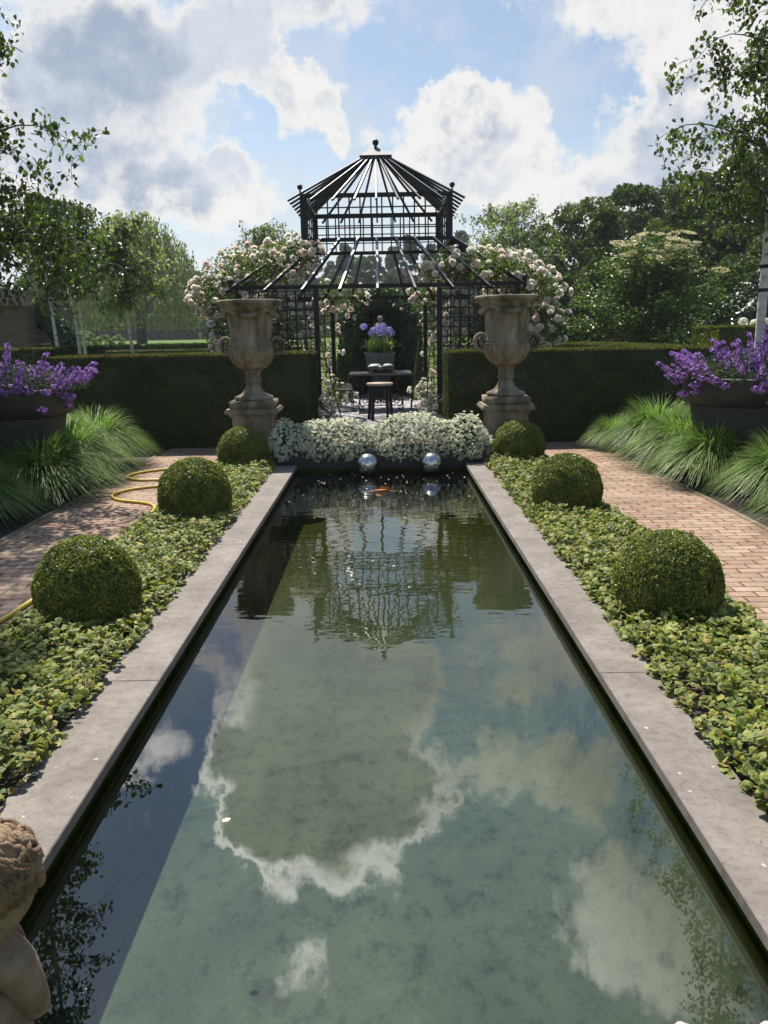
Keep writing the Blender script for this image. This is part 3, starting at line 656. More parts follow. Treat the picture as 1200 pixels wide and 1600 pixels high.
# ------------------------------------------------------------------ big planters with purple flowers
spm = MB()
n = 46; zz = rng.random(n); aa = rng.random(n)*6.28; rr = .024*(1-zz*.6)+.006
P = np.stack([rr*np.cos(aa), rr*np.sin(aa), zz*.22], 1)
spm.leaves(P, np.stack([np.cos(aa), np.sin(aa), .3+0*aa], 1)+rng.normal(size=(n,3))*.4, .017+.010*rng.random(n), 'quad', 0, .8)
spm.tube([(0,0,-.16),(0,0,.21)], .003, 5, 1)
spm = spm.mesh('flower_spike', [M['purple_petal'], M['purple_leaf']])
tuf = MB(); n = 60; d = rdir(n); tuf.leaves(d*[.05,.05,.035]*(.5+.5*rng.random((n,1))), d+rng.normal(size=(n,3))*.4, .018+.010*rng.random(n), 'quad', 0, .8)
tuf = tuf.mesh('flower_tuft', [M['purple_petal']])
def planter(label, flabel, x, y):
    t = thing('planter_pot', label, 'planter', (x, y, -.03), 0, 'dark round planters at the path edges')
    MB().lathe([(0,.0),(.55,.0),(.56,.02),(.69,.80),(.695,.83),(.66,.83)], 64).build('lower_body', M['planter_grey'], t, True)
    MB().lathe([(.66,.83),(.73,.83),(.765,.84),(.785,1.07),(.79,1.10),(.775,1.115),(.75,1.11),(.73,1.0),(.7,.97),(0,.97)], 64).build('upper_tier', M['planter_grey'], t, True)
    f = thing('purple_flower_plant', flabel, 'flowers', (x, y, 1.05), 0, 'purple flowers in the planters')
    mb = MB(); n = 3600; a = rng.random(n)*6.28; rr = .95*np.sqrt(rng.random(n)); z = .02 + .30*rng.random(n)*np.clip(1.25-rr,0,1) - .10*np.clip(rr-.72,0,1)
    P = np.stack([rr*np.cos(a), rr*np.sin(a), z], 1); mb.leaves(P, rng.normal(size=P.shape)+[0,0,.8], .03+.03*rng.random(n), 'fold', 0, .35)
    mb.build('foliage', M['purple_leaf'], f)
    for i in range(99):
        a = rng.random()*6.28; r_ = .92*math.sqrt(rng.random()); o = link('flower_spike', spm, f)
        o.location = (r_*math.cos(a), r_*math.sin(a), .02+.30*rng.random()*(1.15-r_)); s = .75+.6*rng.random(); o.scale = (s,s,s)
        o.rotation_euler = Euler((0, .15+.85*r_, a)); 
    for i in range(34):
        a = -math.pi/2 + rng.normal()*1.1; r_ = .80+.16*rng.random(); o = link('flower_tuft', tuf, f)
        o.location = (r_*math.cos(a), r_*math.sin(a), .05-.24*rng.random()**2.0); s = .8+.6*rng.random(); o.scale = (s,s,s)
PL = (-4.13, 9.0); PR = (4.09, 9.0)
planter('big dark grey two tiered round planter at the left edge', 'purple flower spikes filling the planter at the left edge', *PL)
planter('big dark grey two tiered round planter at the right edge', 'purple flower spikes filling the planter at the right edge', *PR)

# ------------------------------------------------------------------ trees
def limb(p0, d0, L, n=7, droop=0., wig=.12, up=0.):
    pts = [np.array(p0, float)]; d = np.array(d0, float); d /= np.linalg.norm(d)
    for k in range(n):
        d = d + np.array([rng.normal()*wig, rng.normal()*wig, rng.normal()*wig*.6 - droop*(k+1)/n + up]); d /= np.linalg.norm(d)
        pts.append(pts[-1] + d*L/n)
    return pts
def birch(name, label, x, y, z0, h, leaf, zc0, rad, nb, nl, group, extra=(), bark='birch_bark', lmat='birch_leaf', lean=(0,0), r0=.05, prof=None, strap=False):
    t = thing(name, label, 'tree', (x, y, z0), 0, group)
    tr = []
    for k in range(13):
        f = k/12; tr.append((lean[0]*f+.05*math.sin(f*5+x), lean[1]*f+.04*math.cos(f*4+x), h*f))
    tr = np.array(tr); mb = MB(); mb.tube(tr, [r0*(1-f/12*.86) for f in range(13)], 10); br = MB(); C = []; Dd = []
    def tp(z):
        f = min(max(z/h, 0), 1)*12; i = min(int(f), 11); return tr[i]*(1-(f-i)) + tr[i+1]*(f-i)
    specs = []
    for b in range(nb):
        f = (b+rng.random())/nb; z = zc0 + (h*.97-zc0)*f
        L = rad*(prof(f) if prof else (1-.82*f))*(.55+.6*rng.random()); a = rng.random()*6.28
        specs.append((z, a, L, .75+.45*f))
    specs += list(extra)
    for (z, a, L, el) in specs:
        p = limb(tp(z), (math.cos(a), math.sin(a), el), L, 8, .32, .12)
        br.tube(p, [max(.003, .011*L*(1-k/9)) for k in range(9)], 5, caps=False)
        for q in range(max(4, int(L*9))):
            i = 2 + rng.integers(0, 7); s = p[min(i, 8)]
            tw = limb(s, rng.normal(size=3)*[1,1,.5] + [0,0,.2], .18+.32*rng.random(), 5, .55, .2)
            br.tube(tw, .0028, 3, caps=False)
            for w in tw[1:]: C.append(w); Dd.append(w)
    C = np.array(C); idx = rng.integers(0, len(C), nl); P = C[idx] + rng.normal(size=(nl,3))*.05
    nn = rng.normal(size=(nl,3)) + [0,0,.25]
    cr = MB(); cr.leaves(P, nn, leaf*(.65+.6*rng.random(nl)), 'birch', 0, droop=np.array([0,0,-1.]))
    mb.build('trunk', M[bark], t, True); br.build('branches', M['twig'], t, True); cr.build('crown', M[lmat], t)
    if strap:
        for z in (1.02, 1.26):
            q = tp(z); s = MB(); s.lathe([(.048,-.018),(.052,-.018),(.052,.018),(.048,.018)], 16, (q[0],q[1],z)); s.build('tie_strap', M['black_metal'], t)
    return t
# tall multi-metre birches growing from the planters (they leave the frame at the top)
birch('birch_tree', 'tall birch growing from the left planter, hanging over the left edge', PL[0]-.02, PL[1], .95, 8.6, .062, 1.55, 1.15, 72, 10500, 'birches in the dark planters',
      extra=[(2.45,-.15,1.35,.75),(2.0,-.1,1.2,.5),(1.5,-.3,1.25,.45),(1.6,.3,1.2,.4),(1.5,-.9,1.2,.5),(1.6,-.6,1.25,.35),(1.7,.2,1.15,.5),(2.2,-.5,1.1,.5),(3.2,-.2,.95,.7),(1.5,.1,1.3,.5),(1.5,-1.4,1.1,.4),(1.4,-2.2,1.1,.5)])
birch('birch_tree', 'tall birch with white trunk growing from the right planter', PR[0], PR[1], .95, 8.6, .06, 1.6, 1.0, 66, 8600, 'birches in the dark planters',
      extra=[(2.35,3.1,1.35,.55),(1.95,3.3,1.2,.6),(2.9,3.0,1.15,.6),(2.0,2.6,1.0,.6),(1.7,4.4,.8,.5),(2.5,3.7,1.15,.5),(3.3,3.4,1.0,.6),(3.8,3.1,1.05,.6),(2.8,4.2,1.0,.5),(2.2,4.6,1.0,.5)], lean=(.12,0), strap=True)
# standard birches in the left garden
round_prof = lambda f: max(.25, math.sin(math.pi*(.12+.85*f))**.7)
for (x, y, h, zc, rd, nl, mt, lb) in ((-5.75,15,4.0,2.35,1.0,3700,'birch_leaf','slender white trunked birch left of the twin birch trunks, behind the left hedge block'),
                            (-6.1,17,4.3,2.5,1.15,3300,'birch_leaf','left one of the twin white birch trunks behind the left hedge'),
                            (-6.35,18,4.4,2.5,1.15,3300,'birch_leaf','right one of the twin white birch trunks behind the left hedge'),
                            (-5.05,17.2,3.95,2.15,1.05,6200,'pale_leaf','round pale leaved birch standing before the weeping willow')):
    birch('birch_tree', lb, x, y, -.06, h, .075, zc, rd, 34, nl, 'birches in the left garden', r0=.045, prof=round_prof, lmat=mt)
birch('birch_tree', 'airy pale birch rising behind the roses left of the gazebo', -3.3, 26, -.06, 4.9, .075, 2.6, 1.35, 44, 5200, 'birches behind the gazebo', prof=round_prof, lmat='pale_leaf', r0=.06)
birch('birch_tree', 'airy pale birch rising behind the roses right of the gazebo', 3.9, 26, -.06, 5.3, .08, 2.4, 1.9, 64, 8500, 'birches behind the gazebo', prof=round_prof, lmat='pale_leaf', r0=.07)

def clump_tree_mesh(seed, h, w, z0, n, leaf, mat, shape='round', nc=60):
    r = np.random.default_rng(seed); mb = MB(); C = []; Nn = []
    for c in range(nc):
        f = r.random(); a = r.random()*6.28
        if shape == 'round': pr = math.sin(math.pi*(.1+.86*f))**.6
        elif shape == 'cone': pr = (1-f)**.75*.95+.08
        else: pr = math.sin(math.pi*(.12+.84*f))**.8
        rad = w*pr*(.75+.35*r.random()); rr = rad*math.sqrt(.35+.65*r.random())
        cc = np.array([rr*math.cos(a), rr*math.sin(a), z0+(h-z0)*f]); cr = (.16+.12*r.random())*(w*.9+ .2*h*.3)
        m = n//nc; d = r.normal(size=(m,3)); d /= np.linalg.norm(d, axis=1)[:, None]; d[:, 2] = np.abs(d[:, 2])*1.0 - .35
        P = cc + d*cr*np.array([1,1,.8])*(.75+.35*r.random((m,1))); C.append(P); Nn.append(d + r.normal(size=(m,3))*.5)
    mb.leaves(np.concatenate(C), np.concatenate(Nn), leaf*(.6+.7*r.random(nc*(n//nc))), 'fold', 0, .7)
    me = mb.mesh('crown', [M[mat]])
    tm = MB(); tm.tube([(0,0,-.3),(.03*h*.3,0,h*.3),(0,.02*h,h*.62)], [h*.022, h*.017, h*.006], 8)
    for k in range(6):
        a = k*1.05; tm.tube(limb((0,0,h*(.22+.06*k)), (math.cos(a), math.sin(a), .8), w*.8, 5, .1), [h*.009, h*.008, h*.006, h*.005, h*.003, h*.002], 5, caps=False)
    return me, tm.mesh('trunk', [M['bark']], True)
def clump_tree(name, label, meshes, loc, sc, group, rz=0, cat='tree'):
    t = thing(name, label, cat, loc, rz, group); t.scale = sc if hasattr(sc, '__len__') else (sc,)*3
    link('trunk', meshes[1], t); link('crown', meshes[0], t); return t
ta = clump_tree_mesh(21, 9, 3.2, .6, 16000, .25, 'tree_leaf', nc=130)
tb = clump_tree_mesh(22, 9, 2.2, .2, 15000, .22, 'cypress_leaf', 'cone', 120)
tcm = clump_tree_mesh(23, 9, 3.0, .3, 16000, .25, 'tree_leaf', 'oval', 120)
tp_ = clump_tree_mesh(24, 12, 1.55, .3, 9000, .38, 'poplar_leaf', 'oval', 150)
tw_ = clump_tree_mesh(25, 9, 3.6, .0, 9000, .5, 'poplar_leaf', 'round', 150)
# wood on the right
for i, (x, y, s, k, lb) in enumerate((
    (8.6,33,.66,tb,'yellow green conical cypress at the left end of the right wood'),
    (9.9,42,.83,ta,'dark rounded tree behind the conical cypress'),
    (12.6,44,.92,tcm,'tall dark tree left of centre in the right wood'),
    (12.2,35,.78,tb,'second yellow green conical tree in the right wood'),
    (15.8,45,1.0,ta,'tall dark tree in the middle of the right wood'),
    (16.2,37,.9,tcm,'dark oval tree behind the cream flowered tree'),
    (19.0,44,1.1,ta,'tallest dark tree behind the right birch'),
    (18.6,34,.95,tcm,'dark tree behind the dark ivy shrub at the right'),
    (22.5,42,1.1,ta,'dark tree at the right edge of the wood'),
    (22.0,33,.95,tcm,'dense dark tree at the far right edge'),
    (14.0,30,.52,ta,'low dark tree above the right ivy fence'),
    (10.6,31,.5,tcm,'low dark tree between the cypress and the cream flowered tree'),
    (17.5,29,.55,ta,'low dark tree above the dark ivy shrub'),
    (7.0,36,.5,tcm,'low dark tree at the far left of the right wood, behind the roses'),
    (11.8,28.5,.42,ta,'low bushy tree right behind the right ivy fence'),
    (15.3,28,.45,tcm,'low bushy tree behind the right side of the cream flowered tree'),
    (13.2,39,.7,ta,'dark tree filling the gap behind the two conical trees'))):
    clump_tree('woodland_tree', lb, k, (x, y, 0), (s*1.02, s*1.02, s), 'trees of the wood on the right', i*1.3)
# poplars and far woods
for i in range(17):
    x = -19 + i*2.3 + rng.normal()*.6; y = 118 + rng.normal()*6
    clump_tree('poplar_tree', 'slim grey green poplar in the distant row seen through the gazebo', tp_, (x, y, 1.1), .85+.25*rng.random(), 'distant poplars behind the gazebo', i*1.7)
for i in range(34):
    x = -82 + i*5.0 + rng.normal()*.9; y = 125 + rng.normal()*6
    clump_tree('distant_tree', 'hazy blue green tree in the far wood beyond the field on the left', tw_, (x, y, 1.1), (1.05+.2*rng.random(), 1.05, .95+.3*rng.random()), 'far wood beyond the field', i*2.1)
o = hedge('far_hedgerow', 'low hazy hedgerow along the far edge of the field', -95, 30, 112, 114, 4.2, mats=('poplar_leaf','poplar_leaf'), dens=22, size=.9, z0=1.0, cat='hedgerow', lump=.3); stuff(o)
# weeping willow
t = thing('weeping_willow', 'large weeping willow with hanging branches beyond the left field', 'tree', (-17.6, 62, .6))
mb = MB(); mb.tube([(0,0,-.3),(.1,0,2.2),(-.1,0,4.6)], [.42,.34,.26], 10)
C = []; Nn = []; br = MB()
for k in range(9):
    a = k*.7; mb.tube(limb((0,0,2.6+.2*k), (math.cos(a), math.sin(a), 1.1), 4.2, 6, .15), [.16,.13,.1,.08,.06,.04,.03], 6, caps=False)
nst = 1050
for k in range(nst):
    a = rng.random()*6.28; u = math.sqrt(rng.random()); rx = 4.3*u; top = 9.6*(1-.34*u**2.2)*(.86+.16*rng.random()); x, y = rx*math.cos(a), rx*math.sin(a)
    L = (2.2+5.2*rng.random()*u + (2.2 if u > .72 else 0)); L = min(L, top-1.3); m = 16
    for q in range(m):
        f = q/m; C.append((x + .35*u*math.cos(a)*math.sin(f*2) + rng.normal()*.08, y + .35*u*math.sin(a)*math.sin(f*2)+rng.normal()*.08, top - L*f)); 
C = np.array(C); mb.build('trunk', M['bark'], t, True)
MB().leaves(C, rng.normal(size=C.shape)*[1,1,.35], .32*(.6+.7*rng.random(len(C))), 'fold', 0, .3, droop=np.array([0,0,-2.])).build('crown', M['willow_leaf'], t)
# pollards / small round shrubs in the field
sm = clump_tree_mesh(31, 2.2, .85, .7, 2600, .12, 'pale_leaf', 'round', 40)
for i, (x, y, s, lb) in enumerate(((-17.8,44,.92,'small pale round tree seen through the ivy arch'),(-16.3,47,.72,'left one of three small round bushes in the field'),(-15.6,47.5,.7,'middle one of three small round bushes in the field'),(-15.0,48,.7,'right one of three small round bushes in the field'),(-15.7,45,.8,'small pale bush at the right post of the ivy arch'))):
    clump_tree('round_bush', lb, sm, (x, y, .15), s, 'small round bushes in the field', i*1.4, 'bush')

# ivy arches
def ivy_arch(name, label, x, y, w, h, th, depth, mats, n, leaf, filled=False):
    t = thing(name, label, 'arch', (x, y, -.06)); mb = MB()
    C = []; Nn = []; hw = w/2; zr = h-hw
    core = []
    for q in range(n):
        side = rng.random(); s = rng.random()
        per = 2*zr + math.pi*hw; u = s*per
        if u < zr: c = np.array([-hw, 0, u]); d = np.array([-1,0,0])
        elif u < zr+math.pi*hw: a = math.pi - (u-zr)/hw; c = np.array([hw*math.cos(a), 0, zr+hw*math.sin(a)]); d = np.array([math.cos(a),0,math.sin(a)])
        else: c = np.array([hw, 0, per-u]); d = np.array([1,0,0])
        ph = rng.random()*6.28; o = d*math.cos(ph)*th/2 + np.array([0,1,0])*math.sin(ph)*depth/2
        C.append(c - d*th/2 + o + rng.normal(size=3)*.03); Nn.append(o/(np.linalg.norm(o)+1e-6))
    pts = [(-hw+th/2,0,0),(-hw+th/2,0,zr)] + [((hw-th/2)*math.cos(math.pi-k*math.pi/12), 0, zr+(hw-th/2)*math.sin(k*math.pi/12)) for k in range(1,12)] + [(hw-th/2,0,zr),(hw-th/2,0,0)]
    mb.tube(pts, min(th,depth)*.38, 8, 1)
    if filled:
        # ivy clad back of the niche
        m = n//2; X = rng.uniform(-hw+th/2, hw-th/2, m); Z = rng.random(m)*h; ok = (Z < zr+np.sqrt(np.maximum(0, (hw-th*.3)**2 - X**2)))
        C += list(np.stack([X, np.full(m, depth*.38), Z], 1)[ok]); Nn += [(0,-1,.2)]*int(ok.sum())
        mb.box(-hw+th/2, hw-th/2, depth*.42, depth*.5, 0, zr, 1)
        seg = 16
        fan = [(0,depth*.46,zr)] + [((hw-th/2)*math.cos(math.pi*k/seg), depth*.46, zr+(hw-th/2)*math.sin(math.pi*k/seg)) for k in range(seg+1)]
        mb.add(fan, [(0,k+1,k+2) for k in range(seg)], 1)
    C = np.array(C); Nn = np.array(Nn); hi = Nn[:, 2] > .35  # upward-facing leaves get brighter ivy, painting sunlight on the top edge
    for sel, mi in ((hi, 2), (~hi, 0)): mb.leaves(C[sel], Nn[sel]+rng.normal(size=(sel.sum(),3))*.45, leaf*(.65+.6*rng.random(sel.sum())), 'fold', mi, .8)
    mb.build('arch_foliage', [M[mats], M['dark_ivy'], M['bright_ivy']], t); return t
ivy_arch('ivy_niche', 'dark ivy clad arched niche behind the gazebo table', 0, 22.6, 2.15, 2.82, .5, 1.3, 'dark_ivy', 9000, .09, True)
ivy_arch('ivy_arch', 'dark ivy arch on the left, beside the timber shed', -10.75, 26.5, 2.3, 2.65, .62, .8, 'dark_ivy', 5200, .12)
# topiary cones flanking the niche
for x, lb in ((-.98,'slim clipped cone left of the ivy niche'),(.98,'slim clipped cone right of the ivy niche')):
    mb = MB(); n = 5200; f = rng.random(n)**.75; a = rng.random(n)*6.28; rr = .26*(1-f)+.02
    P = np.stack([rr*np.cos(a), rr*np.sin(a), 1.55*f], 1); mb.leaves(P, np.stack([np.cos(a), np.sin(a), .3+0*a],1)+rng.normal(size=(n,3))*.5, .04, 'fold', 0, .5)
    mb.lathe([(.22,0),(.02,1.45)], 16, mi=1)
    o = mb.build('topiary_cone', [M['cypress_leaf'], M['dark_ivy']]); o.location = (x, 20.75, -.03); tag(o, lb, 'topiary', 'clipped cones by the niche')

# cream flowering tree, dark ivy shrub, hydrangea on the right
t = thing('dogwood_tree', 'spreading green tree with flat cream flower clusters on the right', 'tree', (7.0, 22.5, -.06))
mb = MB(); mb.tube([(0,0,-.1),(.1,0,1.2),(0,.1,2.6)], [.11,.085,.05], 8); tips = []
C = []; Nn = []
for k in range(40):
    f = k/40; a = k*2.4; z = .8+2.8*f; p = limb((0,0,min(z*.8,2.5)), (math.cos(a), math.sin(a)*.7, .5+.9*f), 2.3*(1-.45*f), 7, .12); tips.append(p)
    mb.tube(p, [.035-.004*i for i in range(8)], 5, caps=False)
    for q in p[2:]:
        m = 58; P = q + rng.normal(size=(m,3))*[.27,.27,.12]; C.append(P); Nn.append(rng.normal(size=(m,3))*.45+[0,0,1])
mb.build('trunk', M['bark'], t, True)
C = np.concatenate(C); Nn = np.concatenate(Nn); MB().leaves(C, Nn, .12*(.65+.6*rng.random(len(C))), 'fold', 0, .55).build('crown', M['cornus_leaf'], t)
cl = MB(); n = 60; d = rdir(n); P = d*[.17,.17,.02]; cl.leaves(P, rng.normal(size=(n,3))*.35+[0,0,1], .06, 'fold', 0, .7); clm = cl.mesh('flower_cluster', [M['cream_bract']])
top = C[np.argsort(-C[:,2]+rng.random(len(C))*2.2-.35*C[:,1]*-1)][:1400]
for k in range(70):
    p = top[rng.integers(0, len(top))]; o = link('flower_cluster', clm, t); o.location = p + [0,-.15,.1]; s = .55+.75*rng.random(); o.scale = (s,s,s); o.rotation_euler = (rng.normal()*.2, rng.normal()*.2, rng.random()*6)
t = thing('ivy_shrub', 'big dark glossy ivy shrub at the right edge behind the birch trunk', 'shrub', (9.6, 20.5, -.06))
n = 7000; d = rdir(n); d[:,2] = np.abs(d[:,2]); k = 1+.18*np.sin(d[:,0]*5)*np.cos(d[:,2]*6+d[:,1]*4)
P = d*np.array([2.1,1.1,3.0])*k[:,None]*(1-np.abs(rng.normal(size=(n,1)))*.08)
mb = MB(); mb.ball((0,0,0), (1.7,.8,2.5), 16, 10, 1); mb.leaves(P, d+rng.normal(size=(n,3))*.5, .10*(.6+.7*rng.random(n)), 'fold', 0, .8); mb.build('foliage', [M['dark_ivy'], M['dark_ivy']], t)
t = thing('hydrangea', 'white hydrangea heads showing above the right hedge block', 'shrub', (7.4, 15.6, -.03))
mb = MB(); n = 900; d = rdir(n); mb.leaves(d*[.8,.4,.6]+[0,0,1.05], d+rng.normal(size=(n,3))*.4, .1, 'fold', 0, .7); mb.tube([(0,0,0),(0,0,1.1)], .03, 6); mb.build('foliage', M['herb_leaf'], t)
hd = MB(); n = 120; d = rdir(n); hd.leaves(d*.085, d, .035, 'quad', 0, .9); hdm = hd.mesh('flower_head', [M['white_petal']])
for k in range(12): o = link('flower_head', hdm, t); o.location = (rng.uniform(-.75,.75), rng.uniform(-.3,.2), 1.66+.07*rng.random())

# ------------------------------------------------------------------ timber shed
t = thing('timber_shed', 'weathered timber shed with tiled roof at the left edge', 'shed', (-12.4, 25.5, -.06))
mb = MB()
for k in range(11):
    z = k*.25; mb.box(-2, 1.78, 0+.012*(k%2), .05+.012*(k%2), z, z+.243); mb.box(1.74+.012*(k%2), 1.79+.012*(k%2), .06, 4, z, z+.243)
mb.build('plank_wall', M['plank'], t)
mb = MB(); n = 14
for k in range(n):
    f0, f1 = k/n, (k+1)/n; z0_, z1_ = 2.62+.55*f0, 2.62+.55*f1; y0_, y1_ = -.35+2.2*f0, -.35+2.2*f1
    for q in range(20):
        xa = -2.2+q*.215; mb.bar((xa+.1,y0_,z0_+.02),(xa+.1,y1_+.05,z1_-.01), .2, .03)
mb.build('tiled_roof', M['roof_tile'], t)

# ------------------------------------------------------------------ gazebo
GX, GY = -.025, 17.17
gz = thing('gazebo', 'black wrought metal gazebo with lattice walls and two tiered open pyramid roof', 'gazebo', (GX, GY, -.03))
a_, b_ = 2.42, 1.33; ze, zl0, zl1, za = 2.42, 3.30, 4.07, 4.92
BK = M['black_metal']
def gpart(name, fn, mat=BK): mb = MB(); fn(mb); return mb.build(name, mat, gz)
for sx in (-1,1):
    for sy in (-1,1):
        gpart('corner_post', lambda m: m.box(sx*a_-.04, sx*a_+.04, sy*a_-.04, sy*a_+.04, 0, ze))
        gpart('door_post', lambda m: m.box(sx*1.06-.04, sx*1.06+.04, sy*a_-.04, sy*a_+.04, 0, ze-.04))
        gpart('lantern_post', lambda m: m.box(sx*b_-.05, sx*b_+.05, sy*b_-.05, sy*b_+.05, zl0-.02, zl1+.02))
        def fin(m): m.ball((sx*b_*1.03, sy*b_*1.03, zl1+.145), .05, 16, 10); m.tube([(sx*b_*1.03, sy*b_*1.03, zl1+.02),(sx*b_*1.03, sy*b_*1.03, zl1+.12)], .015, 8)
        gpart('ball_finial', fin)
        def fin2(m): m.ball((sx*(a_+.1), sy*(a_+.1), ze+.1), .055, 16, 10); m.tube([(sx*(a_+.1), sy*(a_+.1), ze-.08),(sx*(a_+.1), sy*(a_+.1), ze+.06)], .03, 8)
        gpart('ball_finial', fin2)
for ax in (0, 1):
    for s in (-1, 1):
        def bm_(m, h, z, w, t_):
            if ax == 0: m.box(-h, h, s*h-w/2, s*h+w/2, z-t_/2, z+t_/2)
            else: m.box(s*h-w/2, s*h+w/2, -h, h, z-t_/2+.003, z+t_/2-.003)
        gpart('eave_beam', lambda m: bm_(m, a_-.001, ze, .07, .07))
        gpart('lantern_beam', lambda m: bm_(m, b_-.001, zl1, .07, .07))
        gpart('lantern_beam', lambda m: bm_(m, b_-.001, zl0, .06, .06))
def lattice(name, u0, u1, z0, z1, place, cu=.165, cz=.165, w=.026, rails=True):
    mb = MB(); nu = max(1, round((u1-u0)/cu)); nz = max(1, round((z1-z0)/cz))
    for k in range(nu+1):
        u = u0+(u1-u0)*k/nu; mb.bar(place(u, z0, 0), place(u, z1, 0), w, w*.8)
    for k in range(nz+1):
        z = z0+(z1-z0)*k/nz; mb.bar(place(u0, z, .007), place(u1, z, .007), w, w*.8)
    return mb.build(name, BK, gz)
for s in (-1, 1):
    for sg in (-1, 1):
        lattice('lattice_panel', min(sg*1.1, sg*(a_-.05)), max(sg*1.1, sg*(a_-.05)), .1, ze-.06, lambda u, z, o: (u, s*(a_-o), z))
    lattice('lattice_panel', -a_+.05, a_-.05, .1, ze-.06, lambda u, z, o: (s*(a_-o), u, z))
    lattice('lantern_lattice', -b_+.05, b_-.05, zl0+.03, zl1-.03, lambda u, z, o: (u, s*(b_-o), z), .19, .185, .026)
    lattice('lantern_lattice', -b_+.05, b_-.05, zl0+.03, zl1-.03, lambda u, z, o: (s*(b_-o), u, z), .44, .185, .022)
# rafters: 9 per side including the hips, both roof tiers
def rafters(h0, z0, h1, z1, over, w, d, strip):
    sl = (z1-z0)/(h0-h1)
    for side in range(4):
        c, s = [(0,-1),(1,0),(0,1),(-1,0)][side]
        for i in range(-4, 5):
            if i == 4: continue
            f = i/4; ho = h0+over; zo = z0-over*sl
            A_ = (ho*c - f*ho*s, ho*s + f*ho*c, zo); B_ = (h1*c - f*h1*s, h1*s + f*h1*c, z1)
            mb = MB(); mb.bar(A_, B_, w, d); r = mb.build('rafter', BK, gz)
            up = np.array([c*sl, s*sl, 1.]); up /= np.linalg.norm(up); off = up*(d/2+.004)
            mb = MB(); mb.bar(np.array(A_)+off, np.array(B_)+off, w*.72, .008); mb.build('glazing_strip', strip, r)
rafters(a_, ze+.06, b_+.02, zl0+.02, .16, .05, .05, M['strip_metal'])
rafters(b_, zl1+.06, .20, za+.02, .24, .036, .034, M['strip_metal'])
mb = MB(); q = .31
mb.add([(-q,-q,za+.025),(q,-q,za+.025),(q,q,za+.025),(-q,q,za+.025),(0,0,za+.235)], [(0,1,4),(1,2,4),(2,3,4),(3,0,4),(3,2,1,0)]); mb.build('roof_cap', M['cap_metal'], gz)
mb = MB(); mb.ball((0,0,za+.31), .062, 20, 12); mb.lathe([(.055,za+.20),(.03,za+.23),(.02,za+.26)], 12); mb.build('apex_finial', BK, gz, True)
for sx in (-1, 1):
    for y in (-a_, a_):
        mb = MB(); mb.bar((sx*1.05, y, ze-.62), (sx*.62, y, ze-.05), .02, .02); mb.build('door_brace', BK, gz)

# ------------------------------------------------------------------ climbing roses
rb = MB()
for ring, (nq, rad, tilt, z) in enumerate(((5,.052,.5,0),(5,.042,.95,.006),(5,.03,1.25,.012),(3,.018,1.45,.018))):
    for k in range(nq):
        a = 2*math.pi*(k+ring*.37)/nq; ct, st = math.cos(tilt), math.sin(tilt); s_ = rad*.78
        def pt(u, v):
            r_ = .008 + v*rad*ct; w = s_*u*(.55+.75*math.sin(math.pi*min(v,.85)))*.85
            return (r_*math.cos(a)-w*math.sin(a), r_*math.sin(a)+w*math.cos(a), z + v*rad*st - .15*w*w/rad)
        rb.add([pt(u, v) for v in (0,.55,1) for u in (-1,0,1)], [(0,1,4,3),(1,2,5,4),(3,4,7,6),(4,5,8,7)])
bloom = [rb.mesh('bloom', [M['rose_petal']], True), None]
bloom[1] = bloom[0].copy(); bloom[1].materials.clear(); bloom[1].materials.append(M['cream_rose'])
bv = np.zeros(len(bloom[0].vertices)*3, np.float32); bloom[0].vertices.foreach_get('co', bv); bv = bv.reshape(-1,3)
bf = np.array([list(p.vertices) for p in bloom[0].polygons])
def rose(label, blobs, nleaf, nbloom, cat='rose', name='climbing_rose', group='roses climbing on the gazebo', cream=.4, leaf=.055, root=(0,0,0), bsc=1.05, stems=6):
    t = thing(name, label, cat, root, 0, group); root = np.array(root)
    wts = np.array([b[6] for b in blobs]); wts = wts/wts.sum()
    def sample(n, lo):
        which = rng.choice(len(blobs), n, p=wts); d = rdir(n); B = np.array([b[:6] for b in blobs])[which]
        k = 1+.22*np.sin(d[:,0]*6+which)*np.sin(d[:,2]*7+which*2)+.15*np.sin(d[:,1]*9+d[:,0]*11)
        rr = (lo+(1-lo)*rng.random(n)**.6)*k
        return B[:, :3] + d*B[:, 3:6]*rr[:, None] - root, d
    P, d = sample(nleaf, .25); mb = MB(); mb.leaves(P, d*.6+rng.normal(size=P.shape)*.6+[0,0,.3], leaf*(.6+.7*rng.random(len(P))), 'fold', 0, .6)
    mb.build('foliage', M['rose_leaf'], t)
    for k in range(stems):
        mb = MB(); b = blobs[k % len(blobs)]; c = np.array(b[:3]) - root; a = rng.normal(size=3)*.12
        mb.tube(spline([(c[0]*.6+a[0], c[1]+a[1], 0), (c[0]*.8+a[1], c[1], c[2]*.5), tuple(c+a)], 6), .012, 5, caps=False)
        mb.build('stem', M['twig'], t)
    P, d = sample(nbloom, .9); facing = d*.8 + rng.normal(size=P.shape)*.45 + [0,-.35,.45]
    o_ = np.argsort(P[:, 1]); P, facing = P[o_], facing[o_]
    k1 = min(100, nbloom)
    for i in range(k1):
        o = link('bloom', bloom[1 if rng.random() < cream else 0], t); o.location = P[i]; s = bsc*(.7+.6*rng.random()); o.scale = (s,s,s)
        o.rotation_euler = (Vector(facing[i]).to_track_quat('Z','Y')).to_euler()
    if nbloom > k1:
        for mi, mt in ((0,'rose_petal'),(1,'cream_rose')):
            mb = MB()
            for i in range(k1+mi, nbloom, 2):
                Rm = np.array(Vector(facing[i]).to_track_quat('Z','Y').to_matrix()); s = bsc*(.7+.6*rng.random())
                mb.add(bv@Rm.T*s + P[i], bf)
            o = stuff(mb.build('blooms', M[mt], t, True))
            if mi == 1: o['label'] = 'cream white blooms'
    return t
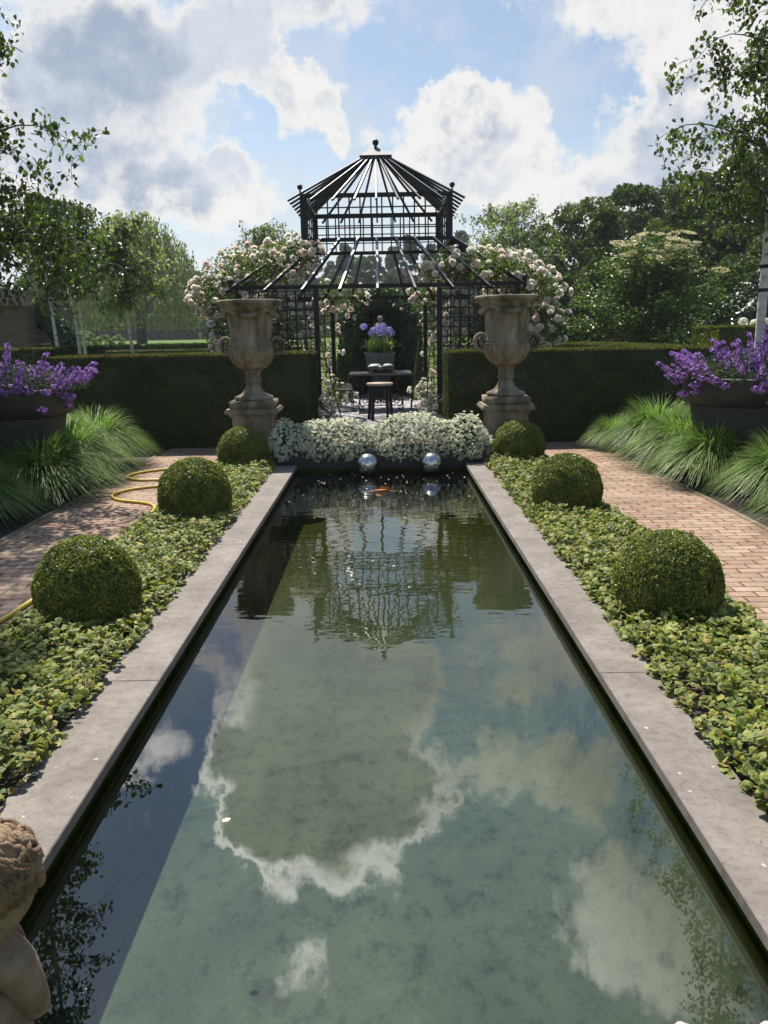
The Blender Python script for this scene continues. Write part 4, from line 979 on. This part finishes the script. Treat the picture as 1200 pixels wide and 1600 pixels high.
rose('pink and cream climbing rose covering the left side of the gazebo roof', [
    (-2.25,15.5,2.75,.85,.8,.42,3),(-1.6,15.6,3.0,.6,.6,.30,1.8),(-2.75,15.2,2.35,.55,.6,.4,1.6),(-2.75,15.1,1.7,.4,.5,.5,1.3),(-2.0,15.3,1.6,.8,.25,.8,1.6),(-2.45,17.5,2.85,.6,1.6,.4,2),(-1.25,19.9,1.5,.35,.3,1.0,.9),(-1.2,15.5,1.1,.3,.3,.6,.5),(-.9,19.6,2.45,.7,.4,.5,1.1),(-1.75,14.95,1.5,.6,.12,.75,1.5),(-2.6,14.9,1.0,.3,.25,.6,.6),(-3.1,15.2,2.3,.35,.4,.35,.8)], 17000, 620)
rose('pink and cream climbing rose covering the right side of the gazebo roof', [
    (2.0,15.4,2.7,.85,.8,.35,3),(1.2,15.6,2.72,.55,.6,.33,1.8),(2.75,15.2,2.35,.55,.6,.33,1.6),(2.95,15.0,1.75,.3,.5,.45,1.1),(2.0,15.3,1.55,.8,.25,.8,1.6),(2.4,17.5,2.75,.6,1.6,.4,1.8),(1.2,19.9,1.5,.3,.3,1.0,.9),(1.15,15.5,1.2,.25,.3,.7,.6),(1.1,19.6,2.4,.7,.4,.4,.9),(1.75,14.95,1.5,.6,.12,.75,1.5),(2.6,14.9,1.0,.3,.25,.6,.6)], 17000, 640)
for i, (x, y, r_, h, lb) in enumerate(((-1.02,14.35,.22,.5,'white rose bush between the left hedge and the gazebo door'),(-.98,16.8,.28,.75,'white rose bush left of the garden table'),(-.95,18.9,.35,.5,'low cream rose bush at the back left of the table'),(1.0,14.35,.3,.55,'silvery white rose bush beside the right hedge end'),(.95,16.9,.28,.65,'white rose bush right of the garden table'),(1.0,18.9,.35,.5,'low cream rose bush at the back right of the table'))):
    rose(lb, [(x,y,h*.55,r_,r_,h*.5,1)], 700, 46, 'rose bush', 'rose_bush', 'white rose bushes round the gazebo floor', 1.0, .04, (x,y,-.03), .75, 1)

# ------------------------------------------------------------------ table, stool, chairs, pots under the gazebo
IR = BK
def scroll(c, r, turns=1.4, flip=1, start=0, plane='xz', n=22):
    out = []
    for k in range(n):
        f = k/(n-1); a = start + flip*f*turns*2*math.pi; rr = r*(1-.8*f)
        out.append((c[0]+rr*math.cos(a), c[1], c[2]+rr*math.sin(a)) if plane == 'xz' else (c[0], c[1]+rr*math.cos(a), c[2]+rr*math.sin(a)))
    return out
tb_ = thing('garden_table', 'dark garden table with scrolled iron base under the gazebo', 'table', (-.01, 18.2, -.03))
mb = MB(); mb.box(-.66,.66,-.62,.62,.755,.80); mb.build('table_top', M['table_top'], tb_)
for sx in (-1, 1):
    for sy in (-1, 1):
        mb = MB(); mb.tube(spline([(sx*.30,sy*.45,.75),(sx*.34,sy*.45,.62),(sx*.40,sy*.45,.40),(sx*.47,sy*.45,.16),(sx*.44,sy*.45,.03),(sx*.36,sy*.45,.05)], 6), .016, 6)
        mb.tube(scroll((sx*.42,sy*.45,.66), .07, 1.3, sx), .010, 5); mb.tube(scroll((sx*.33,sy*.45,.22), .075, 1.3, -sx, 1), .010, 5); mb.build('leg', IR, tb_, True)
for sy in (-1, 1):
    mb = MB()
    for z, r_ in ((.22,.07),(.36,.06),(.48,.055)):
        for sx in (-1, 1): mb.tube(scroll((sx*.08, sy*.45, z), r_, 1.5, sx, math.pi/2), .010, 5)
    mb.tube([(-.32,sy*.45,.12),(.32,sy*.45,.12)], .012, 6); mb.tube([(0,sy*.45,.12),(0,sy*.45,.74)], .012, 6); mb.tube([(-.5,sy*.45,.745),(.5,sy*.45,.745)], .012, 6); mb.build('scroll_panel', IR, tb_, True)
st = thing('bar_stool', 'black legged stool with pale round wooden seat in front of the table', 'stool', (-.02, 15.95, -.03), R(12))
mb = MB(); mb.lathe([(0,.655),(.23,.655),(.255,.665),(.26,.685),(.25,.70),(0,.705)], 32); mb.build('seat', M['wood_seat'], st, True)
for sx in (-1,1):
    for sy in (-1,1):
        mb = MB(); mb.bar((sx*.15,sy*.15,.655),(sx*.19,sy*.17,0), .055, .055); mb.build('leg', IR, st)
mb = MB(); mb.box(-.17,.17,-.17,.17,.60,.653); mb.build('apron', IR, st)
def chair(label, x, y, rz):
    c = thing('garden_chair', label, 'chair', (x, y, -.03), rz, 'iron chairs at the garden table')
    mb = MB(); mb.box(-.21,.21,-.2,.2,.44,.46); mb.build('seat', IR, c)
    for sx in (-1,1):
        for sy in (-1,1): mb = MB(); mb.tube([(sx*.19,sy*.18,.44),(sx*.2,sy*.22,0)], .011, 6); mb.build('leg', IR, c)
    mb = MB(); mb.tube(spline([(-.2,-.19,.45),(-.2,-.25,.75),(-.12,-.28,.92),(0,-.29,.96),(.12,-.28,.92),(.2,-.25,.75),(.2,-.19,.45)], 6), .011, 6)
    for sx in (-1,1): mb.tube(scroll((sx*.08,-.24,.7), .08, 1.4, sx, math.pi/2), .008, 5)
    mb.build('backrest', IR, c, True)
    mb = MB(); mb.tube([(-.2,.2,.15),(.2,.2,.15)], .008, 5); mb.tube([(-.2,-.2,.2),(.2,-.2,.2)], .008, 5); mb.build('stretcher', IR, c)
chair('black iron chair at the left side of the garden table', -.83, 18.0, R(-82)); chair('black iron chair at the right side of the garden table', .86, 18.05, R(85))
bk = thing('wire_basket', 'black wire basket at the front of the table holding pale gourds', 'basket', (-.0, 17.86, .773))
mb = MB()
for z, q in ((.012,.24),(.07,.275),(.12,.28)):
    for pr in (((-q,-.2),(q,-.2)),((q,-.2),(q,.16)),((q,.16),(-q,.16)),((-q,.16),(-q,-.2))): mb.tube([(pr[0][0],pr[0][1],z),(pr[1][0],pr[1][1],z)], .010, 5)
for k in range(9):
    x = -.27+.54*k/8; mb.tube([(x*.88,-.2,.012),(x,-.2,.12)], .006, 4); mb.tube([(x*.88,.16,.012),(x,.16,.12)], .004, 4); mb.tube([(x*.88,-.2,.012),(x*.88,.16,.012)], .004, 4)
mb.build('wire_frame', BK, bk)
for x, y, rx, rz_, lb in ((-.12,0,.155,.085,'largest ribbed grey green gourd, left in the wire basket'),(.15,.0,.12,.085,'ribbed grey gourd at the right of the wire basket'),(.0,-.11,.085,.06,'smallest ribbed gourd, in front in the wire basket')):
    o = MB().lathe([(0,-1),(.35,-.97),(.7,-.75),(.95,-.3),(1,.1),(.9,.55),(.6,.88),(.25,.97),(.08,.88),(0,.86)], 60, mod=lambda a, z: 1+.05*abs(math.sin(a*6)))
    o = o.build('gourd', M['pumpkin'], None, True); o.location = (x, 17.86+y, .79+rz_); o.scale = (rx, rx*.95, rz_); tag(o, lb, 'gourd', 'gourds in the wire basket')
zp = thing('zinc_planter', 'tapered grey planter on the back of the garden table', 'planter', (-.015, 18.45, .77))
mb = MB(); v = [(-.27,-.14,0),(.27,-.14,0),(.27,.14,0),(-.27,.14,0),(-.325,-.17,.40),(.325,-.17,.40),(.325,.17,.40),(-.325,.17,.40)]
mb.add(v, [(3,2,1,0),(0,1,5,4),(1,2,6,5),(2,3,7,6),(3,0,4,7)]); mb.add([(x*.95,y*.95,.37) for x,y,z in v[4:]], [(0,1,2,3)]); mb.build('planter_body', M['zinc'], zp)
mb = MB()
for s_ in (-1,1): mb.bar((-.335,s_*.175,.40),(.335,s_*.175,.40), .02,.02); mb.bar((s_*.33,-.165,.40),(s_*.33,.165,.40), .02,.02)
mb.build('rim', M['zinc'], zp)
ag = thing('agapanthus', 'strappy green plant with lilac flower heads in the grey planter', 'plant', (-.015, 18.45, 1.14))
n = 260; S = 5; a = rng.random(n)*6.28; L = .28+.2*rng.random(n); ln_ = .3+.9*rng.random(n); V = np.zeros((n,S+1,2,3)); bx = rng.uniform(-.25,.25,n); by = rng.uniform(-.1,.1,n)
for k in range(S+1):
    f = k/S; o = L*ln_*f**1.4*.75; z = L*(f*1.2-.75*ln_*f**2.2); c = np.stack([bx+o*np.cos(a), by+o*np.sin(a)*.7, z], 1); sd = np.stack([-np.sin(a), np.cos(a), 0*a],1)*(.011*(1-f**2)+.001)
    V[:,k,0] = c-sd; V[:,k,1] = c+sd
F = (np.array([(2*k,2*k+1,2*k+3,2*k+2) for k in range(S)])[None]+(np.arange(n)*2*(S+1))[:,None,None]).reshape(-1,4)
MB().add(V.reshape(-1,3), F).build('foliage', M['grass_blade'], ag, True)
um = MB(); n = 46; d = rdir(n); um.leaves(d*[.075,.075,.06], d+rng.normal(size=(n,3))*.3, .045, 'flower'); um.tube([(0,0,-.5),(0,0,0)], .005, 5, 1); um = um.mesh('flower_head', [M['lilac_petal'], M['herb_leaf']])
for (x, z) in ((-.345,.60),(-.12,.52),(-.02,.56),(.08,.60),(.15,.5),(.22,.52),(.02,.46),(-.18,.46),(.27,.45)):
    o = link('flower_head', um, ag); o.location = (x, rng.normal()*.06, z); o.rotation_euler = (0, x*.5, 0); s = .8+.5*rng.random(); o.scale = (s,s,1)
nu = thing('lidded_urn', 'lidded stone urn on a dark plinth in front of the ivy niche', 'urn', (0, 21.6, -.03))
MB().box(-.28,.28,-.28,.28,0,.12).box(-.23,.23,-.23,.23,.12,1.0).box(-.27,.27,-.27,.27,1.0,1.08).build('plinth', M['planter_grey'], nu)
MB().lathe([(0,1.08),(.14,1.08),(.13,1.13),(.06,1.18),(.06,1.22),(.16,1.3),(.24,1.42),(.26,1.55),(.24,1.62),(.265,1.64)], 40).build('bowl', M['urn_stone'], nu, True)
MB().lathe([(.265,1.64),(.25,1.69),(.17,1.82),(.10,1.88),(.05,1.91),(.06,1.94),(.085,1.98),(.06,2.03),(0,2.06)], 40).build('lid', M['urn_stone'], nu, True)

# ------------------------------------------------------------------ putto statue on the near left corner
ps = thing('putto_statue', 'weathered stone statue of a seated curly haired child at the near left corner', 'statue', (-.775, 1.475, 0), R(-8))
def skin(name, verts, edges, radii, mat, parent, sub=2):
    me = bpy.data.meshes.new(name); me.from_pydata(verts, edges, []); me.materials.append(mat)
    o = link(name, me, parent); md = o.modifiers.new('Skin', 'SKIN'); md.use_smooth_shade = True
    sl = me.skin_vertices[0].data if me.skin_vertices else None
    if sl is None: me.skin_vertices if False else None
    return o
sv = [(0,0,.10),(0,-.005,.19),(0,0,.28),(0,.01,.36),(0,.02,.41),(0,.03,.455),(0,.035,.52),(0,.035,.575),
      (.07,.0,.365),(.112,.01,.335),(.122,.03,.25),(.118,.05,.185),(.07,.10,.19),(.02,.115,.22),
      (-.07,.0,.365),(-.112,.01,.335),(-.122,.03,.25),(-.118,.05,.185),(-.07,.10,.19),(-.02,.115,.23),
      (.06,.0,.085),(.115,.045,.06),(.05,.085,.045),(-.02,.075,.035),(-.06,.0,.085),(-.115,.045,.06),(-.05,.075,.05),(.02,.05,.04)]
se = [(0,1),(1,2),(2,3),(3,4),(4,5),(5,6),(6,7),(3,8),(8,9),(9,10),(10,11),(11,12),(12,13),(3,14),(14,15),(15,16),(16,17),(17,18),(18,19),(0,20),(20,21),(21,22),(22,23),(0,24),(24,25),(25,26),(26,27)]
sr = [.105,.095,.10,.09,.066,.07,.088,.06,.06,.052,.043,.038,.03,.028,.06,.052,.043,.038,.03,.028,.075,.06,.042,.035,.075,.06,.042,.035]
me = bpy.data.meshes.new('body'); me.from_pydata(sv, se, []); me.materials.append(M['putto_stone']); body = link('body', me, ps)
import bmesh
bm = bmesh.new(); bm.from_mesh(me); lay = bm.verts.layers.skin.verify()
for v, r_ in zip(bm.verts, sr): v[lay].radius = (r_, r_)
bm.verts.ensure_lookup_table()
for v in bm.verts:
    if v.index < 5 or v.index > 7: v.co.x = v.co.x*.66 - .042
bm.verts[0][lay].use_root = True; bm.to_mesh(me); bm.free()
md = body.modifiers.new('Skin', 'SKIN'); md.use_smooth_shade = True; sb = body.modifiers.new('Sub', 'SUBSURF'); sb.levels = 2; sb.render_levels = 2
mb = MB(); mb.ball((0,.02,.545), (.088,.09,.092), 28, 18, noise=.06, seed=2)
hc = np.array([0,.02,.545]); hr = np.array([.087,.089,.092])
for k in range(170):
    # wavy locks running from the crown down and round the head
    a0 = rng.random()*6.28; th0 = .15 + 1.5*rng.random()**.8; Lk = .45 + .5*rng.random(); ph = rng.random()*6.28; pts = []
    for q in range(10):
        f = q/9; th_ = th0 + Lk*f; an = a0 + .16*math.sin(ph + f*7) + .25*f
        d = np.array([math.sin(th_)*math.cos(an), math.sin(th_)*math.sin(an), math.cos(th_)])
        pts.append(hc + d*hr*(1.0 + .035*math.sin(ph*2+f*5)))
    if pts[5][1] > .085 and pts[5][2] < .57: continue
    if pts[-1][2] < .452: continue
    mb.tube(pts, [.0035+.0065*math.sin(math.pi*(.12+.8*q/9)) for q in range(10)], 6)
mb.build('hair', M['putto_hair'], ps, True)
for sx in (-1, 1):
    mb = MB(); mb.ball((sx*.083,.05,.512), (.011,.015,.02), 12, 8); mb.build('ear', M['putto_stone'], ps, True)
    mb = MB()
    for k in range(5):
        b0 = np.array([-.036 + (.015 if sx > 0 else -.015) - sx*.012*(k-2)*.6, .125, .205+.011*k*sx*.6]); mb.tube([b0, b0+[-sx*.02,.012,.006], b0+[-sx*.038,.008,-.004]], [.009,.008,.006], 6)
    mb.build('hand_fingers', M['putto_stone'], ps, True)
mb = MB(); mb.ball((0,.118,.52), (.014,.018,.02), 10, 8); mb.build('nose', M['putto_stone'], ps, True)
for sx in (-1, 1):
    mb = MB(); mb.ball((sx*.033,.105,.54), (.012,.01,.008), 10, 6); mb.build('eye', M['putto_stone'], ps, True)
for (x, s, lb) in ((.66,1.0,'pale rounded stone standing on the near pool edge, left of its pair'),(.845,.9,'pale rounded stone on the near pool edge in the bottom right corner')):
    mb = MB(); mb.ball((0,0,.075), (.034,.034,.077), 18, 14, noise=.12, seed=x*7); o = mb.build('pale_stone', M['pale_stone'], None, True); o.location = (x, 1.5, 0); o.scale = (s*1.1,s,.93)
    tag(o, lb, 'stone', 'pale stones on the near pool edge')

# ------------------------------------------------------------------ summer haze
m, nt, nd, ln = newmat('haze_air'); pv = nd.new('ShaderNodeVolumePrincipled'); pv.inputs['Color'].default_value = (.86,.92,1,1); pv.inputs['Density'].default_value = .0004; pv.inputs['Anisotropy'].default_value = .3
o = nd.new('ShaderNodeOutputMaterial'); ln.new(pv.outputs[0], o.inputs['Volume'])
hzb = MB().box(-195,195,-30,205,-1.6,19).build('haze', m); stuff(hzb); hzb['label'] = 'pale summer haze over the garden and far woods'; hzb['category'] = 'haze'

# ------------------------------------------------------------------ world: Nishita sky with clouds
w = bpy.data.worlds.new('World'); scene.world = w; w.use_nodes = True; nt = w.node_tree; nt.nodes.clear(); L = nt.links
def val(x): return x
def mth(op, a, b=None, c=None, clamp=False):
    n = nt.nodes.new('ShaderNodeMath'); n.operation = op; n.use_clamp = clamp
    for i, s in enumerate((a, b, c)):
        if s is None: continue
        if isinstance(s, (int, float)): n.inputs[i].default_value = s
        else: L.new(s, n.inputs[i])
    return n.outputs[0]
def vmath(op, a, b=None):
    n = nt.nodes.new('ShaderNodeVectorMath'); n.operation = op
    for i, s in enumerate((a, b)):
        if s is None: continue
        if isinstance(s, tuple): n.inputs[i].default_value = s
        else: L.new(s, n.inputs[i])
    return n
def smooth(x, a, b):
    n = nt.nodes.new('ShaderNodeMapRange'); n.interpolation_type = 'SMOOTHSTEP'; n.inputs[1].default_value = a; n.inputs[2].default_value = b; L.new(x, n.inputs[0]); return n.outputs[0]
tc = nt.nodes.new('ShaderNodeTexCoord'); D = tc.outputs['Generated']
sep = nt.nodes.new('ShaderNodeSeparateXYZ'); L.new(D, sep.inputs[0])
az = mth('MULTIPLY', mth('ARCTAN2', sep.outputs[0], sep.outputs[1]), 57.2958); el = mth('MULTIPLY', mth('ARCSINE', sep.outputs[2]), 57.2958)
cb = nt.nodes.new('ShaderNodeCombineXYZ'); L.new(az, cb.inputs[0]); L.new(el, cb.inputs[1]); AE = cb.outputs[0]
n1 = noise(nt, .21, 6, .62, AE); n1.noise_dimensions = '2D'
wv = vmath('MULTIPLY', vmath('SUBTRACT', n1.outputs['Color'], (.5,.5,.5)).outputs[0], (7.5,5.5,0)).outputs[0]
AW = vmath('ADD', AE, wv).outputs[0]
def field(blobs):
    acc = None
    for (a, e, rx, ry, am) in blobs:
        v = vmath('MULTIPLY', vmath('SUBTRACT', AW, (a, e, 0)).outputs[0], (1/rx, 1/ry, 0)).outputs[0]
        d2 = vmath('DOT_PRODUCT', v, v).outputs['Value']
        g = mth('MULTIPLY', mth('MAXIMUM', mth('SUBTRACT', 1.0, mth('MULTIPLY', d2, .5)), 0), am)
        acc = g if acc is None else mth('ADD', acc, g)
    return acc
dens = field([(5.4,11.6,4.4,3.2,1.1),(4.8,14,2.6,1.8,.8),(2.2,8.8,2.6,2.2,.8),(8.8,9.6,2.6,2.4,.7),(10.6,13.6,1,.8,.6),
              (-4.6,13.8,2.8,1.9,1.1),(-2.4,13.0,1.6,1.0,.6),(-9,17.6,2.6,2.4,1.1),(-6.6,15.8,1.8,1.6,.7),
              (17.5,9.5,5,3.4,1.1),(20.5,13.6,4.2,3.4,1.1),(13.8,7.6,3.6,2.4,.8),(17,18.2,4.5,2,.9),(11,20.5,6,1.4,.6),
              (-10.6,8.4,4.6,2.0,1.0),(-9.6,10.2,1.8,1.1,.6),(-17,9.5,6,2.2,.8),(-15.5,14.5,5.5,4,.85),(-22,10,4,5,.8),
              (-4.6,27.5,7.0,7.6,2.0),(-9.5,32.0,2.8,2.6,1.0),(1.5,31.2,3.0,2.8,1.0),(9.0,29,3.6,2.2,1.0),(-12.3,27.5,1.8,1.8,.8),(14.5,29.5,2.8,2.4,.95),(18.8,37,4.8,3.6,1.0),(24,40,4,3,.7),(-7.4,41,3.4,1.6,.42),(12.5,23,4,2,.6),(-18,27,3,2,.6),(5,24,5,2,.5),(-17,17,7,4,.7)])
n2 = noise(nt, .34, 7, .64, AE); n2.noise_dimensions = '2D'
n3 = noise(nt, 3.2, 4, .6, D)     # loose scattered clouds over the rest of the sky
rest = mth('MULTIPLY', smooth(n3.outputs[0], .5, .72), mth('ADD', smooth(el, 42, 60), smooth(mth('ABSOLUTE', az), 26, 40), None, True))
dn = mth('ADD', mth('ADD', dens, mth('MULTIPLY', rest, .9)), mth('MULTIPLY', mth('SUBTRACT', n2.outputs[0], .5), 1.35))
mask = smooth(dn, .22, .78)
thick = smooth(dn, .62, 1.5)
grey = field([(-15.5,14.0,7.5,5.5,1.6),(-20,19,8,5,1.4),(-12,17,4,4,.8),(19,9.5,4,2.5,.6),(-4,23.5,6,4,1.0),(2.5,8.8,3,1.2,.5),(12,20.5,7,1.6,.9),(-4.6,28,9,9,2.4),(-9,32.5,3.4,2.6,.6),(1,32,3.6,2.8,.6),(6.2,9.4,3.0,1.6,.45),(-10.5,13,2.6,3.2,.2),(18,12,3,2,.4),(-13,7,4,1.5,.1),(14,11,3,2,.35)])
n4 = noise(nt, .42, 5, .6, vmath('ADD', AE, (1.0,-.8,0)).outputs[0]); n4.noise_dimensions = '2D'
gsum = mth('ADD', mth('ADD', grey, mth('MULTIPLY', mth('SUBTRACT', n4.outputs[0], .5), 3.6)), mth('MULTIPLY', thick, .35))
gmask = mth('MULTIPLY', smooth(gsum, -.1, 1.45), smooth(dn, .5, 1.35))
veil = mth('MULTIPLY', mth('MULTIPLY', smooth(n1.outputs[0], .38, .68), .5), mth('SUBTRACT', 1.0, smooth(el, 19, 27)))
# silver lining: thin cloud near the sun scatters far more light
sdir = (math.sin(SUN_AZ)*math.cos(SUN_EL), math.cos(SUN_AZ)*math.cos(SUN_EL), math.sin(SUN_EL))
near = smooth(vmath('DOT_PRODUCT', D, sdir).outputs['Value'], .78, .97)
white = mth('ADD', 4.5, mth('MULTIPLY', near, 30))
cw = mixc(nt, (0,0,0), (1,.985,.95), 1); wc = nt.nodes.new('ShaderNodeVectorMath'); wc.operation = 'SCALE'; wc.inputs[0].default_value = (1,.985,.96); L.new(white, wc.inputs['Scale'])
n5 = noise(nt, .11, 5, .58, vmath('ADD', AE, (31,17,0)).outputs[0]); n5.noise_dimensions = '2D'
cloud = mixc(nt, wc.outputs[0], mixc(nt, (1.85,2.2,2.85), (3.3,3.55,3.95), smooth(n5.outputs[0], .36, .62)), gmask)
sky = nt.nodes.new('ShaderNodeTexSky'); sky.sky_type = 'NISHITA'; sky.sun_disc = False; sky.sun_elevation = SUN_EL; sky.sun_rotation = SUN_AZ
sky.air_density = 1.0; sky.dust_density = 1.2; sky.ozone_density = 1.2
hz_ = mth('MULTIPLY', mth('SUBTRACT', 1.0, smooth(el, 0, 16)), .8)
base = mixc(nt, mixc(nt, sky.outputs[0], mixc(nt, (.60,.61,.60), (.56,.69,.77), smooth(el, 19, 30)), 1, 'MULTIPLY'), (3.9,4.2,4.5), hz_)
base = mixc(nt, base, (3.3,3.55,3.9), veil)
colr = mixc(nt, base, cloud, mth('MULTIPLY', mask, .97))
bg = nt.nodes.new('ShaderNodeBackground'); bg.inputs['Strength'].default_value = .1; L.new(colr, bg.inputs[0])
ow = nt.nodes.new('ShaderNodeOutputWorld'); L.new(bg.outputs[0], ow.inputs[0])
w.cycles.sampling_method = 'MANUAL'; w.cycles.sample_map_resolution = 512

# ------------------------------------------------------------------ sun
sd = bpy.data.lights.new('sun', 'SUN'); sd.energy = 4.2; sd.angle = R(.53); sd.color = (1,.945,.86)
so = bpy.data.objects.new('sun', sd); col.objects.link(so)
so.rotation_euler = Vector((-sdir[0], -sdir[1], -sdir[2])).to_track_quat('-Z', 'Y').to_euler(); so.location = (-12, 20, 35)

# ------------------------------------------------------------------ camera
cam = bpy.data.cameras.new('camera'); co = bpy.data.objects.new('camera', cam); col.objects.link(co); scene.camera = co
cam.sensor_fit = 'VERTICAL'; cam.sensor_height = 36; cam.sensor_width = 27; cam.lens = 36*1294/1600; cam.clip_end = 3000; cam.clip_start = .05
p, th, yaw = math.atan(280/1294), R(1.0), math.atan(1.9/1294)
fwd = Vector((0, math.cos(p), -math.sin(p))); up0 = Vector((0, math.sin(p), math.cos(p))); rt0 = Vector((1,0,0))
rt = rt0*math.cos(th) - up0*math.sin(th); up = rt0*math.sin(th) + up0*math.cos(th)
Rz = Matrix.Rotation(yaw, 3, 'Z'); rt, up, fwd = Rz@rt, Rz@up, Rz@fwd
m3 = Matrix((rt, up, -fwd)).transposed(); co.matrix_world = Matrix.Translation((.04, 0, 1.6)) @ m3.to_4x4()

# ------------------------------------------------------------------ render settings
scene.view_settings.view_transform = 'Standard'; scene.view_settings.look = 'None'; scene.view_settings.exposure = 1.0; scene.view_settings.gamma = 1
cy = scene.cycles; cy.use_denoising = True; cy.denoiser = 'OPENIMAGEDENOISE'
cy.max_bounces = 6; cy.diffuse_bounces = 3; cy.glossy_bounces = 3; cy.transmission_bounces = 3; cy.transparent_max_bounces = 6
cy.caustics_reflective = False; cy.caustics_refractive = False; cy.sample_clamp_indirect = 6
